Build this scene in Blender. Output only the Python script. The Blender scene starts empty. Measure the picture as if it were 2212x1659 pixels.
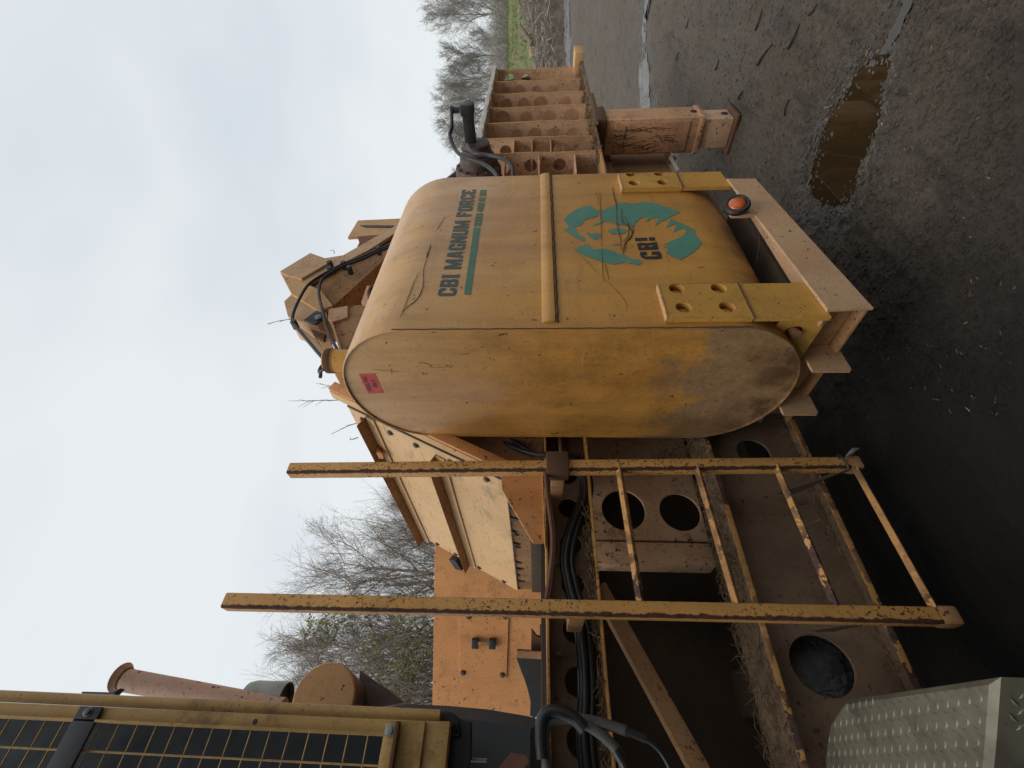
import bpy, bmesh, math, random
from mathutils import Vector, Matrix, noise

scene = bpy.context.scene
COL = scene.collection
R = math.radians

# ------------------------------------------------------------------ camera
# machine axes: +X along the machine, +Y into the machine, Z up (metres)
F, VPH, PITCH, CAMZ = 967.0, 1100.0, R(3.2), 1.62
AA = math.atan2(VPH, F)
FW = Vector((math.cos(AA), math.sin(AA), 0)); RT = Vector((math.sin(AA), -math.cos(AA), 0))
fwd = FW * math.cos(PITCH) + Vector((0, 0, math.sin(PITCH)))
upv = -FW * math.sin(PITCH) + Vector((0, 0, math.cos(PITCH)))
cam = bpy.data.cameras.new('camera'); camo = bpy.data.objects.new('camera', cam); COL.objects.link(camo)
cam.sensor_width = 36.0; cam.lens = F / 2212 * 36.0; cam.clip_start = 0.02; cam.clip_end = 2000
rot = Matrix((-upv, RT, -fwd)).transposed()          # the photograph lies on its side: image left is up
camo.matrix_world = Matrix.Translation((0, 0, CAMZ)) @ rot.to_4x4()
scene.camera = camo

# ------------------------------------------------------------------ world, sun, exposure
SUN_EL, SUN_AZ = R(64), R(205)      # azimuth measured from +X towards +Y
w = bpy.data.worlds.new('World'); scene.world = w; w.use_nodes = True
nt = w.node_tree; nt.nodes.clear()
wo = nt.nodes.new('ShaderNodeOutputWorld'); bg = nt.nodes.new('ShaderNodeBackground')
sky = nt.nodes.new('ShaderNodeTexSky'); sky.sky_type = 'NISHITA'; sky.sun_disc = False
sky.sun_elevation = SUN_EL; sky.sun_rotation = R(90) - SUN_AZ; sky.dust_density = 4
sc = nt.nodes.new('ShaderNodeVectorMath'); sc.operation = 'SCALE'; sc.inputs['Scale'].default_value = 0.09
tcw = nt.nodes.new('ShaderNodeTexCoord'); mp = nt.nodes.new('ShaderNodeMapping')
mp.inputs['Rotation'].default_value = (0, 0, R(35)); mp.inputs['Scale'].default_value = (1.0, 2.2, 3.5)
cn = nt.nodes.new('ShaderNodeTexNoise'); cn.inputs['Scale'].default_value = 0.9; cn.inputs['Detail'].default_value = 3; cn.inputs['Roughness'].default_value = 0.45
cr = nt.nodes.new('ShaderNodeValToRGB')
cr.color_ramp.elements[0].position = 0.34; cr.color_ramp.elements[0].color = (0.69, 0.745, 0.80, 1)
cr.color_ramp.elements[1].position = 0.58; cr.color_ramp.elements[1].color = (0.84, 0.88, 0.90, 1)
mx = nt.nodes.new('ShaderNodeMix'); mx.data_type = 'RGBA'; mx.inputs[0].default_value = 0.92
L = nt.links.new
L(tcw.outputs['Generated'], mp.inputs['Vector']); L(mp.outputs[0], cn.inputs['Vector']); L(cn.outputs[0], cr.inputs[0])
L(sky.outputs[0], sc.inputs[0]); L(sc.outputs[0], mx.inputs[6]); L(cr.outputs[0], mx.inputs[7])
L(mx.outputs[2], bg.inputs[0]); bg.inputs[1].default_value = 1.0; L(bg.outputs[0], wo.inputs[0])
sl = bpy.data.lights.new('sun', 'SUN'); sl.energy = 1.5; sl.angle = R(35); sl.color = (1.0, 0.96, 0.9)
so = bpy.data.objects.new('sun', sl); COL.objects.link(so)
sd = Vector((math.cos(SUN_EL) * math.cos(SUN_AZ), math.cos(SUN_EL) * math.sin(SUN_AZ), math.sin(SUN_EL)))
so.rotation_euler = sd.to_track_quat('Z', 'Y').to_euler(); so.location = sd * 30
vs = scene.view_settings; vs.view_transform = 'Standard'; vs.look = 'None'; vs.exposure = 0.05; vs.gamma = 1.0; vs.use_curve_mapping = False

# ------------------------------------------------------------------ pixel helpers (photo at 2212 x 1659)
def ray(px, py):
    return fwd * F + upv * (1106 - px) + RT * (829.5 - py)
def P(px, py, x=None, y=None, z=None, d=None):
    r = ray(px, py)
    if d is not None: t = d / (r.dot(FW))
    elif x is not None: t = x / r.x
    elif y is not None: t = y / r.y
    else: t = (z - CAMZ) / r.z
    return r * t + Vector((0, 0, CAMZ))
def crop(x0, y0, s):
    return lambda a, b: ((x0 + a * s) * 0.54, (y0 + b * s) * 0.54)
Z1 = crop(1000, 600, .7834); Z3 = crop(2200, 600, .7834); Z7 = crop(1700, 200, .5877)
ZT = crop(1100, 800, .4219); ZE = crop(2200, 750, .36166); ZH = crop(1350, 1600, .4822)

# ------------------------------------------------------------------ materials
class NT:
    def __init__(s, name):
        s.m = bpy.data.materials.new(name); s.m.use_nodes = True; s.t = s.m.node_tree; s.t.nodes.clear()
        s.out = s.n('ShaderNodeOutputMaterial'); s.b = s.n('ShaderNodeBsdfPrincipled'); s.l(s.b.outputs[0], s.out.inputs[0])
        s.pos = s.n('ShaderNodeNewGeometry').outputs['Position']
    def n(s, k): return s.t.nodes.new(k)
    def l(s, a, b): s.t.links.new(a, b)
    def noise(s, scale, detail=4, rough=.55, stretch=None, off=0):
        v = s.pos
        if stretch or off:
            m = s.n('ShaderNodeMapping'); s.l(v, m.inputs[0]); m.inputs['Scale'].default_value = stretch or (1, 1, 1)
            m.inputs['Location'].default_value = (off, off * .7, off * 1.3); v = m.outputs[0]
        t = s.n('ShaderNodeTexNoise'); s.l(v, t.inputs['Vector'])
        t.inputs['Scale'].default_value = scale; t.inputs['Detail'].default_value = detail; t.inputs['Roughness'].default_value = rough
        return t.outputs[0]
    def ramp(s, v, a, b, ca=0.0, cb=1.0):
        r = s.n('ShaderNodeMapRange'); r.clamp = True; s.l(v, r.inputs[0])
        r.inputs[1].default_value = a; r.inputs[2].default_value = b; r.inputs[3].default_value = ca; r.inputs[4].default_value = cb
        return r.outputs[0]
    def mul(s, a, b, op='MULTIPLY'):
        m = s.n('ShaderNodeMath'); m.operation = op; m.use_clamp = op in ('ADD', 'MULTIPLY')
        for i, q in enumerate((a, b)):
            if isinstance(q, (int, float)): m.inputs[i].default_value = q
            else: s.l(q, m.inputs[i])
        return m.outputs[0]
    def mix(s, f, a, b):
        m = s.n('ShaderNodeMix'); m.data_type = 'RGBA'
        for i, q in ((0, f), (6, a), (7, b)):
            if isinstance(q, (int, float)): m.inputs[i].default_value = q
            elif isinstance(q, tuple): m.inputs[i].default_value = (*q, 1)
            else: s.l(q, m.inputs[i])
        return m.outputs[2]
    def sep(s):
        x = s.n('ShaderNodeSeparateXYZ'); s.l(s.pos, x.inputs[0]); return x.outputs
    def bump(s, h, strength=.3, dist=.01):
        b = s.n('ShaderNodeBump'); b.inputs['Strength'].default_value = strength; b.inputs['Distance'].default_value = dist
        s.l(h, b.inputs['Height']); s.l(b.outputs[0], s.b.inputs['Normal'])
    def set(s, **k):
        for a, q in k.items():
            i = s.b.inputs[a.replace('_', ' ')]
            if isinstance(q, (int, float)): i.default_value = q
            elif isinstance(q, tuple): i.default_value = (*q, 1)
            else: s.l(q, i)
        return s.m

RUST = (0.060, 0.026, 0.014)
def paint(name, base, alt, dirt=.35, chips=.5, rough=.5, dirtcol=(0.10, 0.055, 0.025), chipcol=RUST, chipscale=38, speck=True, seed=0, edge=False):
    dirt = min(1, dirt * .9)
    t = NT(name)
    c = t.mix(t.ramp(t.noise(2.6, 5, .6, off=seed), .35, .68), base, alt)
    c = t.mix(t.mul(t.ramp(t.noise(7, 6, .7, (1, 1, .55), off=seed + 3), .50, .80), dirt), c, dirtcol)
    c = t.mix(t.mul(t.ramp(t.noise(70, 3, .6, off=seed), .55, .75), dirt * .5), c, dirtcol)
    if speck:
        c = t.mix(t.ramp(t.noise(150, 2, .5, off=seed + 7), .675, .71), c, (.06, .035, .02))
    c = t.mix(t.mul(t.mul(t.ramp(t.noise(5.5, 8, .74, off=seed + 11), .54, .62), t.ramp(t.noise(48, 5, .7, off=seed), .38, .58)), dirt * 1.1), c, dirtcol)
    bv = t.n('ShaderNodeBevel'); bv.samples = 4; bv.inputs['Radius'].default_value = .006
    dt = t.n('ShaderNodeVectorMath'); dt.operation = 'DOT_PRODUCT'; t.l(bv.outputs[0], dt.inputs[0]); t.l(t.n('ShaderNodeNewGeometry').outputs['Normal'], dt.inputs[1])
    ew = t.mul(t.ramp(dt.outputs['Value'], .97, .80), t.ramp(t.noise(30, 5, .68, off=seed + 4), .44, .54))
    th = .715 - .24 * chips
    ch = t.ramp(t.noise(chipscale, 6, .62, off=seed + 1), th, th + .02)
    ch = t.mul(ch, t.ramp(t.noise(4, 3, .5, off=seed + 5), .36, .56))
    ch = t.mul(ch, ew, 'MAXIMUM')
    if edge:      # rust along the exposed corner of the tube
        at_ = t.n('ShaderNodeAttribute'); at_.attribute_name = 'edge'
        ch = t.mul(ch, t.ramp(t.mul(at_.outputs['Fac'], t.mul(t.noise(40, 5, .6), .5), 'SUBTRACT'), .50, .58), 'MAXIMUM')
    rc = t.mix(t.ramp(t.noise(60, 4, .6), .35, .7), chipcol, tuple(min(1, q * 2.1) for q in chipcol))
    c = t.mix(ch, c, rc)
    t.bump(t.mul(t.mul(ch, -.6), t.mul(t.noise(55, 4, .6), .5), 'ADD'), .22, .004)
    return t.set(Base_Color=c, Roughness=t.mul(t.mul(ch, .3), t.ramp(t.noise(12, 3), .3, .7, rough - .08, rough + .12), 'ADD'), Specular_IOR_Level=.35)

M = {}
M['yellow'] = paint('paint_yellow', (.60, .33, .065), (.51, .26, .055), .35, .25, .5)
M['orange'] = paint('paint_orange', (.68, .315, .115), (.58, .255, .09), .35, .38, .55, seed=3)
M['pale'] = paint('paint_pale', (.60, .36, .17), (.52, .29, .12), .25, .30, .6, seed=5)
M['tan'] = paint('paint_tan', (.58, .37, .215), (.50, .30, .165), .3, .30, .6, seed=9)
M['ladder'] = paint('paint_ladder', (.60, .32, .095), (.52, .265, .075), .3, .60, .5, chipscale=95, edge=True, chipcol=(.045, .018, .012), seed=13)
M['rung'] = paint('paint_rung', (.56, .30, .10), (.45, .22, .07), .4, .98, .6, chipscale=26, chipcol=(.055, .03, .024), seed=17)
M['brownpaint'] = paint('paint_brown', (.38, .205, .09), (.28, .145, .062), .65, .5, .7, seed=21)
M['caked'] = paint('caked_dirt_paint', (.22, .15, .095), (.14, .093, .058), .7, .4, .9, seed=41)
M['jack'] = paint('paint_jack', (.58, .325, .175), (.47, .25, .13), .55, .5, .65, seed=47)
M['hopper'] = paint('paint_hopper', (.68, .44, .275), (.54, .335, .20), .6, .42, .65, seed=25)
M['guard'] = paint('paint_guard', (.46, .28, .09), (.38, .22, .07), .5, .3, .55, chipcol=(.17, .13, .07), seed=29)
M['rust'] = paint('rusted_steel', (.085, .040, .024), (.13, .062, .034), .5, .3, .85, seed=31)
M['redrust'] = paint('rusted_red', (.24, .105, .075), (.17, .075, .052), .5, .3, .8, seed=33)
M['stack'] = paint('stack_paint', (.52, .33, .245), (.42, .25, .18), .4, .35, .75, seed=43)
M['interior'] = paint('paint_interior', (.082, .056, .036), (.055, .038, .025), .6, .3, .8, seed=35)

def simple(name, c, rough=.6, metal=0.0, var=.3, scale=14, bump=0.0):
    t = NT(name)
    col = t.mix(t.ramp(t.noise(scale, 5, .6), .3, .7), tuple(q * (1 - var) for q in c), tuple(min(1, q * (1 + var)) for q in c))
    if bump: t.bump(t.noise(scale * 3, 6, .65), bump, .01)
    return t.set(Base_Color=col, Roughness=t.ramp(t.noise(scale * 1.7, 3), .3, .7, max(.05, rough - .1), min(1, rough + .1)), Metallic=metal)
t = NT('wet_mud'); t.bump(t.noise(9, 5, .65, (.5, 1, 1)), .6, .06)
M['wetmud'] = t.set(Base_Color=t.mix(t.ramp(t.noise(4, 5, .6), .4, .6), (.07, .062, .055), (.13, .12, .11)), Roughness=t.ramp(t.noise(6, 5, .65, (.5, 1, 1), off=3), .35, .62, .14, .55), IOR=1.7, Specular_IOR_Level=.8)
M['rubber'] = simple('black_rubber', (.016, .016, .017), .42)
M['tape'] = simple('grey_tape', (.085, .08, .072), .6)
M['blackmetal'] = simple('black_metal', (.02, .021, .023), .5, .2)
M['brownmetal'] = simple('brown_cast_metal', (.075, .045, .036), .6, .1, bump=.4)
M['greycover'] = simple('grey_cover', (.055, .058, .062), .7, var=.15, scale=5)
M['core'] = simple('radiator_core', (.024, .03, .037), .75, var=.1)
M['greymetal'] = simple('grey_metal', (.24, .235, .21), .5, .3)
M['pale_grey'] = simple('bare_pale_steel', (.52, .48, .43), .6, .0, .15)
M['bolt'] = simple('bolt_metal', (.11, .095, .08), .5, .5)
M['teal'] = simple('teal_print', (.075, .225, .165), .5, var=.12, scale=9)
def worn_print(name, c):
    t = NT(name); k = t.mix(t.ramp(t.noise(9, 5, .6), .3, .7), tuple(q * .88 for q in c), tuple(q * 1.12 for q in c))
    k = t.mix(t.mul(t.ramp(t.noise(13, 6, .72, (.3, 1, 1)), .55, .72), .45), k, (.16, .12, .05))
    k = t.mix(t.ramp(t.noise(85, 4, .6), .66, .70), k, (.50, .27, .06))
    return t.set(Base_Color=k, Roughness=.5)
M['green'] = simple('green_print', (.048, .15, .085), .5, var=.12, scale=9)
M['ink'] = simple('dark_teal_print', (.030, .062, .062), .5, var=.2)
M['teal'] = worn_print('teal_print', (.078, .235, .172)); M['green'] = worn_print('green_print', (.05, .155, .09)); M['ink'] = worn_print('dark_teal_print', (.030, .062, .062))
M['blackink'] = simple('black_print', (.017, .017, .018), .5)
M['scratch'] = simple('scratch_rust', (.060, .028, .016), .8)
M['redlabel'] = simple('red_label', (.50, .055, .05), .5, var=.15, scale=30)
M['redink'] = simple('label_ink', (.09, .03, .03), .6)
M['straw'] = simple('dry_straw', (.15, .10, .055), .9, var=.5, scale=40)
M['twig'] = simple('dead_twig', (.12, .09, .07), .9)
M['darkstick'] = simple('wet_dark_stick', (.035, .027, .021), .7)
M['bark'] = simple('bark', (.27, .22, .175), .95, var=.35, scale=8)
M['hazebark'] = simple('far_bark_hazed', (.32, .295, .26), .95, var=.3, scale=2)  # distance haze put into the colour as paler bark
M['leaf'] = simple('young_leaf', (.30, .33, .07), .7, var=.3, scale=3)
M['grass'] = simple('spring_grass', (.125, .155, .05), .9, var=.4, scale=.8)
M['brush'] = simple('brush_sticks', (.32, .27, .215), .95, var=.5, scale=3)
M['brushbase'] = simple('brush_heap', (.09, .072, .056), 1, var=.5, scale=3, bump=.8)
M['mudtyre'] = simple('dried_grey_mud', (.19, .185, .185), .9, var=.4, scale=18, bump=1.0)
M['stone'] = simple('mud_stone', (.075, .068, .06), .85, var=.6, scale=9)
M['chip'] = simple('wood_chip', (.15, .115, .08), .85, var=.6, scale=9)

def mat_tank():
    t = NT('tank_paint'); sx, sy, sz = t.sep()
    end = t.ramp(sx, 1.165, 1.150)
    c = t.mix(t.ramp(t.noise(1.8, 4, .55), .35, .68), (.60, .298, .060), (.50, .228, .048))
    c = t.mix(t.ramp(sz, 1.75, 2.35, 0, .6), c, (.62, .41, .22))     # sun-bleached paint towards the top
    c = t.mix(t.mul(t.ramp(t.noise(7, 6, .7, (1, 1, .12)), .46, .72), .42), c, (.17, .085, .03))
    c = t.mix(t.mul(t.ramp(t.noise(11, 7, .72, (.2, 1, 1), off=4), .52, .72), .38), c, (.22, .115, .045))
    c = t.mix(t.mul(t.ramp(t.noise(26, 6, .7, (.15, 1, 1.4), off=14), .60, .70), .35), c, (.60, .36, .13))
    # bare grey-brown wear low on the end
    wn = t.ramp(t.noise(5, 7, .7, off=2), .32, .68)
    low = t.mul(t.ramp(sz, 1.32, .82), end)
    wear = t.ramp(t.mul(t.mul(low, 1.5), t.mul(wn, .75), 'SUBTRACT'), .05, .30)
    wear = t.mul(wear, t.ramp(t.noise(45, 6, .75), .30, .50, .2, .72))
    c = t.mix(wear, c, t.mix(t.ramp(t.noise(34, 6, .75), .35, .65), (.16, .118, .082), (.28, .215, .15)))
    grim = t.mul(t.ramp(t.noise(3.6, 8, .75, (1, 1, .7), off=9), .44, .62), t.mul(end, t.ramp(sz, 2.1, 1.7)))
    grim = t.mul(grim, t.ramp(t.noise(60, 5, .7), .35, .6, .35, .8))
    c = t.mix(grim, c, (.155, .080, .020))
    c = t.mix(t.mul(t.mul(t.ramp(t.noise(30, 5, .7, (1, .12, 1.2), off=19), .62, .70), end), .5), c, (.55, .35, .12))
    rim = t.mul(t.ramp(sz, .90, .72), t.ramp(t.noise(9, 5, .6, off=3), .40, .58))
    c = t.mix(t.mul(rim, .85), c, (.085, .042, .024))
    ch = t.ramp(t.noise(30, 6, .6, off=6), .67, .70)
    c = t.mix(ch, c, (.10, .045, .022))
    c = t.mix(t.ramp(t.noise(120, 2, .5), .69, .73), c, (.06, .035, .02))
    t.bump(t.mul(t.noise(1.6, 2), t.mul(t.noise(90, 3, .6), .05), 'ADD'), .18, .02)
    return t.set(Base_Color=c, Roughness=t.ramp(t.noise(8, 4), .3, .7, .32, .52), Specular_IOR_Level=.5)
M['tank'] = mat_tank()

def mat_hood():
    t = NT('hood_paint'); sx, sy, sz = t.sep()
    c = t.mix(t.ramp(t.noise(3, 5, .6), .35, .7), (.66, .42, .205), (.57, .345, .155))
    st = t.mul(t.ramp(t.noise(10, 5, .6, (.5, .35, 1)), .53, .68), t.ramp(sz, 2.15, 1.85))
    c = t.mix(t.mul(st, .7), c, (.22, .21, .10))
    c = t.mix(t.ramp(t.noise(95, 2, .5), .645, .69), c, (.12, .07, .04))
    c = t.mix(t.mul(t.ramp(t.noise(26, 5, .7, (1, .18, 1), off=6), .58, .66), .55), c, (.30, .18, .085))
    return t.set(Base_Color=c, Roughness=.6)
M['hood'] = mat_hood()

def mat_ground():
    t = NT('mud'); sx, sy, sz = t.sep()
    big = t.noise(.35, 5, .6); mid = t.noise(3.2, 6, .65); fine = t.noise(30, 8, .75); track = t.noise(4, 6, .65, (.4, 1.8, 1), off=3)
    grain = t.noise(110, 5, .7, off=8)
    c = t.mix(t.ramp(mid, .3, .7), (.072, .056, .042), (.119, .096, .076))
    c = t.mix(t.ramp(fine, .40, .66), c, (.155, .124, .096))
    c = t.mix(t.ramp(grain, .62, .72), c, (.19, .16, .13))
    c = t.mix(t.ramp(grain, .42, .30), c, (.030, .025, .021))
    c = t.mix(t.mul(t.ramp(track, .52, .64), .6), c, (.045, .036, .030))
    # near-left shade painted into the mud colour beside the machine
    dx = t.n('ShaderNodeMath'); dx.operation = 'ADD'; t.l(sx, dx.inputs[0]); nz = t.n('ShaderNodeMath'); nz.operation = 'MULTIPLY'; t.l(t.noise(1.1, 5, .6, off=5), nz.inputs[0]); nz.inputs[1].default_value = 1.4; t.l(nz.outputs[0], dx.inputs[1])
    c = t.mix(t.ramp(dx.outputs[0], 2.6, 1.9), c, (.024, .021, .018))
    wet = t.mul(t.ramp(big, .42, .60), t.ramp(track, .42, .58))
    r = t.mix(wet, (.88, .88, .88), (.50, .50, .50))
    at_ = t.n('ShaderNodeAttribute'); at_.attribute_name = 'wet'
    wm = t.ramp(t.mul(at_.outputs['Fac'], t.mul(t.ramp(t.noise(7, 6, .7, (.5, 1, 1), off=12), .3, .7), .45), 'SUBTRACT'), -.05, .30)
    r = t.mix(wm, r, (.10, .10, .10)); c = t.mix(t.mul(wm, .5), c, (.035, .029, .024))
    h = t.mul(t.mul(t.mul(fine, .6), t.mul(track, .5), 'ADD'), t.mul(grain, .18), 'ADD')
    t.bump(t.mul(h, t.ramp(wm, 0, 1, 1, .35)), 1.0, .05)
    return t.set(Base_Color=c, Roughness=r, Specular_IOR_Level=.28)
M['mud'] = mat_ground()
t = NT('puddle_water'); t.bump(t.noise(5, 2), .03, .01)
M['water'] = t.set(Base_Color=(.030, .019, .008), Roughness=.025, IOR=1.45, Specular_IOR_Level=.7)
t = NT('amber_lens'); M['amber'] = t.set(Base_Color=t.mix(t.noise(60), (.40, .062, .006), (.52, .11, .014)), Roughness=.25, Coat_Weight=.5)
def mat_tread():
    t = NT('tread_plate')
    c = t.mix(t.ramp(t.noise(9, 6, .7), .3, .7), (.15, .138, .100), (.23, .21, .155))
    c = t.mix(t.mul(t.ramp(t.noise(6, 7, .72, off=4), .48, .66), .6), c, (.075, .06, .045))
    c = t.mix(t.ramp(t.noise(70, 4, .65), .66, .72), c, (.06, .05, .04))
    return t.set(Base_Color=c, Roughness=t.ramp(t.noise(20, 4), .3, .7, .42, .6), Metallic=.5)
M['tread'] = mat_tread()

# ------------------------------------------------------------------ mesh helpers
def wloc(o):
    v = Vector((0, 0, 0))
    while o: v = v + o.location; o = o.parent
    return v
def mk(name, me, mat, parent=None, smooth=40, kind=None, label=None, cat=None, group=None):
    if isinstance(me, bmesh.types.BMesh):
        b = me; me = bpy.data.meshes.new(name); b.to_mesh(me); b.free()
    me.name = name
    if me.vertices:
        lo = [min(v.co[i] for v in me.vertices) for i in range(3)]; hi = [max(v.co[i] for v in me.vertices) for i in range(3)]
        c = Vector([(a + b) / 2 for a, b in zip(lo, hi)])
        if parent is None: c.z = lo[2]
        me.transform(Matrix.Translation(-c))
    else: c = Vector()
    if smooth:
        me.polygons.foreach_set('use_smooth', [True] * len(me.polygons))
        me.set_sharp_from_angle(angle=R(smooth))
    me.materials.clear(); me.materials.append(M[mat] if isinstance(mat, str) else mat)
    o = bpy.data.objects.new(name, me); COL.objects.link(o)
    if parent: o.parent = parent; o.location = c - wloc(parent)
    else: o.location = c
    tag(o, label, cat, group, kind)
    return o
def tag(o, label=None, cat=None, group=None, kind=None):
    for k, v in (('label', label), ('category', cat), ('group', group), ('kind', kind)):
        if v: o[k] = v
def empty(name, loc, label=None, cat=None, group=None):
    o = bpy.data.objects.new(name, None); COL.objects.link(o); o.location = loc; o.empty_display_size = .2
    tag(o, label, cat, group); return o
def frame(axis, a0, th):
    # local (u, v, w) -> world; w runs -th/2 .. th/2 about a0 + th/2
    if axis == 'y': return Matrix(((1, 0, 0, 0), (0, 0, -1, a0 + th / 2), (0, 1, 0, 0), (0, 0, 0, 1)))
    if axis == 'x': return Matrix(((0, 0, 1, a0 + th / 2), (1, 0, 0, 0), (0, 1, 0, 0), (0, 0, 0, 1)))
    return Matrix.Translation((0, 0, a0 + th / 2))
def basis(o, eu, ev, th):
    en = eu.cross(ev).normalized(); m = Matrix((eu, ev, en)).transposed().to_4x4()
    m.translation = o + en * th / 2; return m
def flat(loops, th, bev=.002, mat4=None):
    c = bpy.data.curves.new('c', 'CURVE'); c.dimensions = '2D'; c.fill_mode = 'BOTH'
    for pts in loops:
        s = c.splines.new('POLY'); s.points.add(len(pts) - 1); s.use_cyclic_u = True
        for p, q in zip(s.points, pts): p.co = (q[0], q[1], 0, 1)
    if th > 0:
        bev = min(bev, th * .4); c.extrude = th / 2 - bev; c.bevel_depth = bev; c.bevel_resolution = 0; c.offset = -bev
    o = bpy.data.objects.new('c', c); me = bpy.data.meshes.new_from_object(o)
    bpy.data.objects.remove(o); bpy.data.curves.remove(c)
    if mat4: me.transform(mat4)
    return me
def plate(name, loops, axis, a0, th, mat, parent, bev=.002, **k):
    if not isinstance(loops[0][0], (tuple, list)): loops = [loops]
    return mk(name, flat(loops, th, bev, frame(axis, a0, th)), mat, parent, **k)
def px2(pts, y=None, x=None):
    q = [P(*p, x=x, y=y) for p in pts]
    return [(v.x, v.z) for v in q] if y is not None else [(v.y, v.z) for v in q]
def ring(cx, cy, r, n=20, ry=None):
    return [(cx + r * math.cos(2 * math.pi * i / n), cy + (ry or r) * math.sin(2 * math.pi * i / n)) for i in range(n)]
def bbox(bm, a, b, bev=.004):
    g = bmesh.ops.create_cube(bm, size=1)
    for v in g['verts']:
        v.co = Vector([(a[i] + b[i]) / 2 + v.co[i] * (b[i] - a[i]) for i in range(3)])
    if bev:
        ed = list({e for v in g['verts'] for e in v.link_edges})
        bmesh.ops.bevel(bm, geom=ed, offset=bev, segments=2, affect='EDGES', profile=.6)
def box(name, a, b, mat, parent, bev=.004, **k):
    bm = bmesh.new(); bbox(bm, a, b, bev); return mk(name, bm, mat, parent, **k)
def bar(name, p0, p1, w, h, mat, parent, up=Vector((0, 0, 1)), bev=.004, **k):
    p0, p1 = Vector(p0), Vector(p1); d = (p1 - p0); L_ = d.length; d.normalize()
    s = d.cross(up).normalized(); u = s.cross(d)
    bm = bmesh.new(); bbox(bm, (-w / 2, -h / 2, 0), (w / 2, h / 2, L_), bev)
    el = bm.verts.layers.float.new('edge')
    for v in bm.verts: v[el] = max(0, (v.co.x / w * 2 - v.co.y / h * 2) * .5)
    bm.transform(Matrix(((s.x, u.x, d.x, p0.x), (s.y, u.y, d.y, p0.y), (s.z, u.z, d.z, p0.z), (0, 0, 0, 1))))
    bmesh.ops.recalc_face_normals(bm, faces=bm.faces)
    return mk(name, bm, mat, parent, **k)
def smoothpath(pts, n=6):
    pts = [Vector(p) for p in pts]
    if len(pts) < 3: return pts
    q = [pts[0] * 2 - pts[1]] + pts + [pts[-1] * 2 - pts[-2]]; out = []
    for i in range(1, len(q) - 2):
        a, b, c, d = q[i - 1:i + 3]
        for j in range(n):
            t = j / n
            out.append(.5 * ((2 * b) + (c - a) * t + (2 * a - 5 * b + 4 * c - d) * t * t + (3 * b - a - 3 * c + d) * t ** 3))
    return out + [pts[-1]]
def tubegeo(V, Fc, pts, rads, n):
    base = len(V); prev = None
    for i, p in enumerate(pts):
        d = (pts[min(i + 1, len(pts) - 1)] - pts[max(i - 1, 0)])
        if d.length < 1e-9: d = Vector((0, 0, 1))
        d.normalize()
        if prev is None:
            prev = d.orthogonal().normalized()
        s = (prev - d * prev.dot(d))
        s = s.normalized() if s.length > 1e-6 else d.orthogonal().normalized()
        prev = s; u = d.cross(s)
        for k in range(n):
            a = 2 * math.pi * k / n
            V.append(p + (s * math.cos(a) + u * math.sin(a)) * rads[i])
    m = len(pts)
    for i in range(m - 1):
        for k in range(n):
            a = base + i * n + k; b = base + i * n + (k + 1) % n
            Fc.append((a, b, b + n, a + n))
    Fc.append(tuple(base + k for k in range(n))[::-1]); Fc.append(tuple(base + (m - 1) * n + k for k in range(n)))
def mesh(V, Fc, name='m'):
    me = bpy.data.meshes.new(name); me.from_pydata([tuple(v) for v in V], [], Fc); me.update(); return me
def tube(name, pts, r, mat, parent, n=10, smoothn=6, **k):
    p = smoothpath(pts, smoothn); V, Fc = [], []
    tubegeo(V, Fc, p, [r] * len(p) if not callable(r) else [r(i / (len(p) - 1)) for i in range(len(p))], n)
    return mk(name, mesh(V, Fc), mat, parent, **k)
def lathe(name, prof, org, ax, mat, parent, n=28, **k):
    org, ax = Vector(org), Vector(ax).normalized(); s = ax.orthogonal().normalized(); u = ax.cross(s); V, Fc = [], []
    for r, h in prof:
        for i in range(n):
            a = 2 * math.pi * i / n; V.append(org + ax * h + (s * math.cos(a) + u * math.sin(a)) * max(r, 1e-4))
    for j in range(len(prof) - 1):
        for i in range(n):
            a = j * n + i; b = j * n + (i + 1) % n; Fc.append((a, b, b + n, a + n))
    Fc.append(tuple(range(n))[::-1]); Fc.append(tuple((len(prof) - 1) * n + i for i in range(n)))
    return mk(name, mesh(V, Fc), mat, parent, **k)
def bolt(org, ax, r, parent, mat='bolt', name='bolt'):
    return lathe(name, [(r * 1.5, 0), (r * 1.5, r * .22), (r, r * .25), (r, r * .9), (r * .75, r)], org, ax, mat, parent, n=10)
def channel(name, x0, x1, prof, mat, parent, **k):
    return plate(name, prof, 'x', x0, x1 - x0, mat, parent, bev=.003, **k)

# ------------------------------------------------------------------ ground and puddles
def g2(pts): return [(P(*p, z=0).x, P(*p, z=0).y) for p in pts]
def zp(a, b): return (1674 + .2442 * a, 81 + .2442 * b)
PUD1 = g2([zp(*q) for q in [(940, 130), (880, 200), (800, 245), (720, 330), (690, 430), (590, 530), (560, 600), (480, 750), (430, 880), (395, 1000), (360, 1100), (330, 1300), (350, 1400), (430, 1480),
      (560, 1500), (680, 1470), (725, 1380), (760, 1250), (770, 1150), (820, 1050), (900, 880), (960, 680), (985, 520), (1010, 370), (1050, 290), (1050, 180), (1000, 110)]])
PUD2 = g2([(1388, -40), (1396, 20), (1392, 60), (1394, 100), (1388, 140), (1384, 180), (1388, 220), (1396, 260), (1410, 300), (1414, 250), (1408, 215), (1410, 180), (1404, 140), (1402, 100), (1399, 60), (1406, 20), (1412, -40)])
PUD3 = g2([(1228, -60), (1232, 40), (1234, 110), (1234, 170), (1226, 175), (1221, 110), (1218, 40), (1217, -60)])
PUD5 = g2([(1904, 118), (1916, 96), (1924, 70), (1938, 50), (1950, 20), (1960, -30), (1986, -30), (1974, 15), (1958, 44), (1952, 68), (1934, 92), (1922, 126)])
PUDS = [PUD1, PUD5]
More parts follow.
